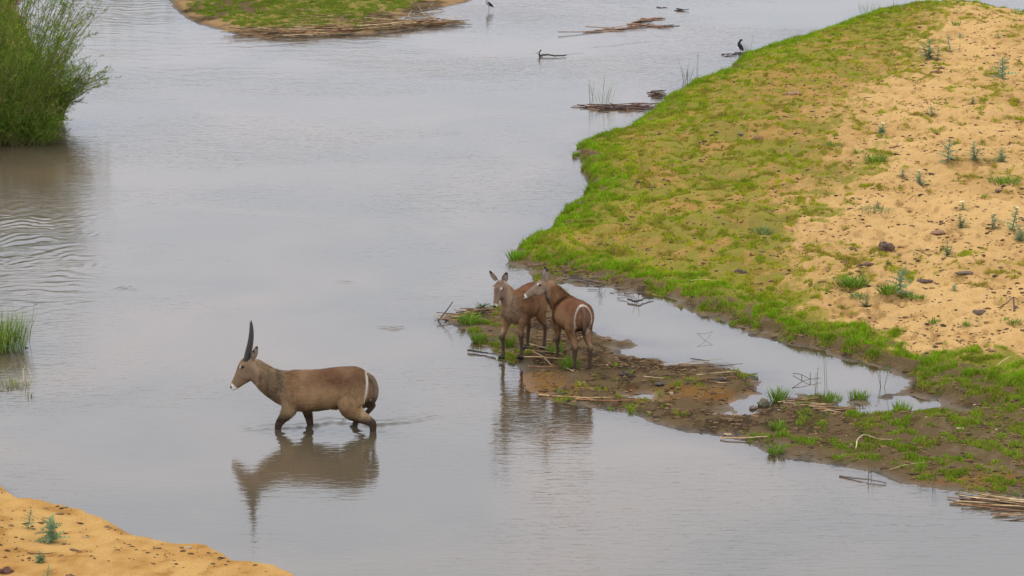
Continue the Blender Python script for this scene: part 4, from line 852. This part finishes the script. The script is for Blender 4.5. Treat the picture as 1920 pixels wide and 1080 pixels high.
clump_obj(52,742,14,12,14,(.10,.15,.06),(.25,.28,.12),.009,1.0,'few drowned leaves below the left edge weed','water_weed','water weed','reeds and tall stalks')
# heaps of drifted reeds: each heap one pile
def reed_heap(pxs, n, seed, lab, hgt=.10, L_=(.5,1.4), cols=((.42,.28,.14),(.28,.15,.08),(.52,.38,.22),(.14,.09,.06)), ang=.12, r=.011, name='reed_heap', thick=.35):
    rg = np.random.default_rng(seed); V, F, Cc = [], [], []; P = np.array([px2w(a, b_) for a, b_ in pxs]); o0 = np.array([P[0][0], P[0][1], 0])
    for i in range(n):
        t_ = rg.uniform(0, len(P)-1.001); k = int(t_); c = P[k]+(P[k+1]-P[k])*(t_-k); dr = P[min(k+1, len(P)-1)]-P[k]; a = math.atan2(dr[1], dr[0]) if abs(dr[0]) > 1e-6 else 0
        a = a*.6+rg.normal(0, ang); l = rg.uniform(*L_)*.5; c = c+np.array([0, rg.normal(0, thick)]); gz = float(height(np.array([c[0]]), np.array([c[1]]))[0]); z = max(gz, -.01)+rg.uniform(0, 1)**1.5*hgt
        d = np.array([math.cos(a), math.sin(a), rg.normal(0, .05)]); p = np.array([c[0], c[1], z])-o0; b_ = rg.normal(0, .03, 3)
        tube(V, F, Cc, [p-d*l, p+b_*.5, p+d*l*.7+b_], r*rg.uniform(.7, 1.3), r*.6, tuple(np.array(cols[rg.integers(len(cols))])*rg.uniform(.45, 1.1)), 4)
    o = mesh_np(name, np.array(V), np.array(F), straw_mat, None, np.array(Cc)); o.location = o0; return tag(o, lab, 'reed heap', 'drifted heaps of reeds')
reed_heap([(1870,944),(1900,948),(1965,954)], 60, 1, 'thick bundle of dry reeds floating at the lower right corner', .08, (.8,1.6), thick=.16, r=.010)
reed_heap([(1880,969),(1930,966)], 6, 2, 'few dark reeds afloat below the thick bundle', .02, (.4,.9), thick=.1, cols=((.2,.12,.08),(.35,.22,.13)))
reed_heap([(480,66),(560,68),(660,62),(745,52),(800,47),(850,45)], 170, 3, 'long drift of reddish reeds along the far islet shore', .13, (.8,2.2), thick=.28, r=.012, ang=.1)
reed_heap([(560,52),(650,50),(740,42)], 60, 13, 'scattered straw lying on the grass of the far islet', .06, (.5,1.4), thick=1.0, r=.013, ang=.3, cols=((.40,.30,.13),(.3,.2,.09)))
reed_heap([(765,38),(790,32),(808,24)], 14, 4, 'arched reeds sticking up at the right end of the islet', .22, (.8,1.5), thick=.3, r=.013, ang=.5)
reed_heap([(1085,61),(1130,57),(1180,54),(1215,48),(1228,50)], 26, 5, 'long raft of rusty reeds drifting in the far river', .05, (.6,1.8), thick=.15, r=.013, ang=.07, cols=((.30,.16,.10),(.38,.24,.16),(.16,.11,.09)))
reed_heap([(1205,40),(1225,36),(1246,37)], 16, 6, 'short raft of rusty reeds above the long one', .05, (.4,1.0), thick=.15, r=.013, ang=.08, cols=((.30,.16,.10),(.36,.22,.15),(.16,.11,.09)))
reed_heap([(1240,14),(1262,15)], 5, 7, 'two dark floating stems farthest up the river', .02, (.3,.7), thick=.1, r=.018, cols=((.12,.09,.09),))
reed_heap([(1272,21),(1290,20),(1305,18)], 5, 8, 'thin dark stems floating right of the short raft', .04, (.3,.8), thick=.15, r=.016, cols=((.12,.09,.08),))
reed_heap([(1245,50),(1260,49)], 5, 9, 'few grey stems floating under the short raft', .02, (.3,.7), thick=.1, r=.014, cols=((.2,.16,.14),))
reed_heap([(1102,201),(1140,203),(1180,204),(1222,202)], 75, 10, 'tangled dark red litter at the foot of the tall sparse reeds', .10, (.3,1.0), thick=.16, r=.010, ang=.4, cols=((.20,.10,.07),(.32,.20,.14),(.09,.06,.05)))
reed_heap([(1222,178),(1246,180)], 26, 11, 'small tangle of dark twigs on the bank edge above the litter', .12, (.2,.5), thick=.25, r=.013, ang=.8, cols=((.12,.08,.06),(.2,.14,.1)))
reed_heap([(1360,104),(1400,98)], 10, 12, 'dark driftwood scraps under the black bird', .05, (.2,.6), thick=.15, r=.010, ang=.3, cols=((.10,.08,.07),))
reed_heap([(850,596),(880,592),(915,586)], 60, 14, 'brown reed litter at the very tip of the spit', .07, (.2,.8), thick=.15, r=.010, ang=.4, cols=((.30,.17,.09),(.4,.28,.15),(.1,.07,.05)))
reed_heap([(1240,708),(1330,712),(1430,708)], 26, 15, 'thin dry stems strewn on the mud spit', .03, (.3,1.0), thick=.7, r=.007, ang=.2)
reed_heap([(1500,765),(1560,768),(1600,766)], 60, 16, 'rusty straw strip on mud below the pool end', .04, (.3,.9), thick=.12, r=.009, ang=.1)
reed_heap([(1070,520),(1120,524),(1180,550)], 26, 17, 'dark stalks strewn on the mud above the pool', .04, (.2,.6), thick=.4, r=.006, ang=.3, cols=((.10,.07,.05),(.2,.14,.1)))
# --- clods, dung, stones
def lump(px, py, wpx, hpx, lab, name='dung_pile', cat='dung pile', n=7, c=(.10,.065,.045), seed=0, grp='dung and clods', flat=.8):
    x, y, z = hit(px, py); k_ = math.hypot(y, CAM_H)/FPX; w_, h_ = wpx*k_*.92, hpx*k_*.72; rg = np.random.default_rng(int(px*3+py)); bm = bmesh.new()
    for i in range(n):
        t_ = rg.uniform(-1, 1) if n > 1 else 0; r = w_*(.5 if n == 1 else rg.uniform(.16, .30)); p = (t_*(w_*.5-r), rg.uniform(-.3, .3)*w_*.6*(n > 1), rg.uniform(.1, .6)*h_*(1-abs(t_)*.6))
        blob(bm, p, (r, r*rg.uniform(.6, 1), min(r*flat, h_*.55)))
    for v in bm.verts:
        q = v.co; nn = fbm(np.array([q.x/w_*7+px]), np.array([q.y/w_*7+q.z/w_*9+py]), 5, 3)[0]-.5; v.co = q*(1+nn*.55)
    o = bm_obj(name, bm, dung_mat, None, False); o.location = (x, y, z-.006); me = o.data
    P = np.array([v.co for v in me.vertices]); f = fbm(P[:,0]/.03+px, P[:,1]/.03+P[:,2]/.02, 9, 3); cc = np.array(c)[None]*(.6+1.5*f[:,None]); a_ = me.color_attributes.new('Col', 'FLOAT_COLOR', 'POINT'); q = np.ones((len(P), 4), np.float32); q[:,:3] = cc; a_.data.foreach_set('color', q.ravel()); return tag(o, lab, cat, grp)
lump(1661,468,38,20,'largest dark dung pile on the sand, above a scatter of clods', n=14)
lump(1834,590,32,18,'rounded dung pile low on the sand near the right edge', n=12, c=(.12,.08,.055))
lump(1586,494,18,8,'smooth dark clod left of the scattered clods', n=2); lump(1610,488,12,6,'small clod between the dark clod and the scatter', n=2, c=(.2,.12,.07))
lump(1625,497,32,9,'scatter of crumbly clods below the largest dung pile', n=9); lump(1687,480,18,8,'small pointed clod right of the largest dung pile', n=3)
lump(1734,527,36,6,'flat dark litter patch on the lower sand', 'clod', 'clod', n=9, c=(.07,.045,.035)); lump(1809,512,42,5,'long thin litter patch up and right of the flat dark one', 'clod', 'clod', n=10)
lump(1758,127,30,5,'upper of two dark clods high on the sand','clod','clod', n=6, c=(.12,.06,.035)); lump(1757,136,30,7,'lower of two dark clods high on the sand','clod','clod', n=6, c=(.13,.065,.035))
lump(1747,328,20,7,'dark clod beside the flowering thistle mid slope','clod','clod', n=4); lump(1872,356,20,8,'dark clod near the grassy clump at the right','clod','clod', n=4)
lump(1846,368,14,12,'grey stone on smooth sand left of a dark clod','stone','stone', n=2, c=(.22,.18,.15)); lump(1787,300,14,8,'brown clod at the foot of the large branching thistle','clod','clod', n=3)
lump(1760,437,40,6,'row of reddish clods in the middle of the sand','clod','clod', n=9, c=(.17,.09,.05)); lump(1787,203,22,4,'small dark clod by a short thistle on upper sand','clod','clod', n=4)
lump(1490,177,46,9,'wide brown clod patch in the upper grass','clod','clod', n=10, c=(.20,.11,.055)); lump(1422,260,24,12,'reddish clod standing in the grass slope','clod','clod', n=5, c=(.24,.13,.06))
lump(1485,258,14,9,'smaller reddish clod right of the first in the grass','clod','clod', n=3, c=(.24,.13,.06)); lump(1392,252,26,4,'dark flat clod left of the reddish one in the grass','clod','clod', n=4, c=(.08,.07,.04))
lump(1387,515,30,16,'dark broken wood chunk on the grass above the pool','wood_chunk','wood chunk', n=6, c=(.09,.06,.045))
lump(1432,760,26,20,'dark rounded rock beside the end of the pool','rock','rock', n=1, c=(.11,.095,.06)); lump(1408,766,28,12,'low muddy mound left of the dark rock','mud_mound','mud mound', n=4, c=(.14,.11,.075))
lump(12,1074,34,20,'dark dung pile at the bottom left corner', n=10, c=(.09,.045,.03)); lump(130,1082,26,8,'dark flat clod at the bottom edge of the near sand','clod','clod', n=5, c=(.12,.06,.035))
lump(1240,722,26,5,'dark clods on the mud spit','clod','clod', n=7, c=(.06,.05,.04)); lump(1170,702,34,9,'dark clod heap on mud right of the turned female','clod','clod', n=9, c=(.055,.04,.032))
lump(1350,712,34,7,'dark clod heap in the middle of the mud spit','clod','clod', n=9, c=(.055,.045,.035)); lump(1410,710,30,6,'dark clods by the pool shore','clod','clod', n=7, c=(.055,.045,.035))
lump(1090,382,20,9,'dark eroded clod at the bank corner','clod','clod', n=4, c=(.12,.10,.05)); lump(1106,355,14,12,'dark undercut lump of earth on the bank edge','clod','clod', n=3, c=(.08,.05,.03))
lump(1905,578,12,10,'knobby brown clod beside the crooked twig','clod','clod', n=3, c=(.15,.09,.05)); lump(1892,550,10,9,'tiny pointed clod up from the crooked twig','clod','clod', n=2, c=(.16,.09,.05))
lump(50,652,10,9,'dark knob in the water under the leggy stalks','clod','clod', n=2, c=(.06,.06,.04)); lump(1222,700,9,7,'dark pebble on the mud near the clods','stone','stone', n=1, c=(.1,.08,.06))
# --- birds
bird_grey = simple('grey_plumage', (.33,.32,.32), .8, .15, 60); bird_white = simple('white_plumage', (.75,.75,.73), .8, .06); bird_black = simple('black_plumage', (.012,.012,.013), .6, .3)
leg_mat = simple('bird_leg', (.03,.028,.028), .6)
def bird(loc, rz, s, label, tilt, dark):
    rt = empty('wading_bird', loc, rz, s); tag(rt, label, 'bird', 'wading birds')
    ct, st = math.cos(tilt), math.sin(tilt)
    def p(x, y, z): return V3(x*ct-z*st, y, x*st+z*ct+.205)
    bm = bmesh.new(); prof = [(-.12,-.005,.012,.012),(-.08,0,.036,.034),(-.02,0,.052,.055),(.04,.005,.050,.054),(.085,.025,.036,.040),(.105,.06,.024,.026),(.112,.09,.022,.024)]
    Q = cr_interp(prof, 4); rs = []
    for i, q in enumerate(Q):
        a = p(Q[max(0,i-1)][0], 0, Q[max(0,i-1)][1]); b_ = p(Q[min(len(Q)-1,i+1)][0], 0, Q[min(len(Q)-1,i+1)][1]); td = (b_-a).normalized(); s_ = V3(0,1,0); rs.append((p(q[0],0,q[1]), s_*q[2], td.cross(s_)*q[3]))
    loft(bm, rs, 14); hc = p(.118, 0, .118); blob(bm, hc, (.032,.026,.027)); body = bm_obj('body', bm, bird_black if dark else bird_grey, rt)
    b2 = bmesh.new(); loft(b2, [(hc+V3(.024,0,0), V3(0,.007,0), V3(0,0,.008)), (hc+V3(.045,0,-.002), V3(0,.004,0), V3(0,0,.005)), (hc+V3(.062,0,-.004), V3(0,.002,0), V3(0,0,.002))], 8); bm_obj('beak', b2, bird_black, rt)
    b2 = bmesh.new(); blob(b2, hc+V3(.003,0,.004), (.031,.0275,.026)) if not dark else blob(b2, hc+V3(-.004,0,.02), (.016,.016,.010)); bm_obj('cap', b2, bird_black, rt)
    for sd_2 in (1,-1):
        b2 = bmesh.new(); M_ = Matrix.Rotation(-tilt-.16, 3, 'Y'); blob(b2, p(-.035, sd_2*.044, .008), (.098,.014,.034), M_); bm_obj('wing', b2, bird_black, rt)
        b2 = bmesh.new(); loft(b2, [(p(-.01, sd_2*.02, -.04), V3(.006,0,0), V3(0,.006,0)), (V3(0, sd_2*.022, .10), V3(.0045,0,0), V3(0,.0045,0)), (V3(.004, sd_2*.022, -.02), V3(.004,0,0), V3(0,.004,0))], 6); bm_obj('leg', b2, leg_mat, rt)
    b2 = bmesh.new(); loft(b2, [(p(-.10,0,.0), V3(0,.022,0), V3(0,0,.008)), (p(-.17,0,-.004), V3(0,.024,0), V3(0,0,.005))], 8); bm_obj('tail', b2, bird_black, rt)
    b2 = bmesh.new(); blob(b2, p(-.02, 0, -.030), (.062,.034,.030)); bm_obj('belly', b2, bird_white, rt)
x, y = px2w(917, 20.5); bird((x, y, -.02), math.pi+.1, 1.12, 'grey and black wading bird with dark head standing in open water', R(34), False)
x, y, z = hit(1388, 102); bird((x, y, z+.0), math.pi-.2, 1.05, 'black wading bird upright on the far edge of the green bank', R(52), True)
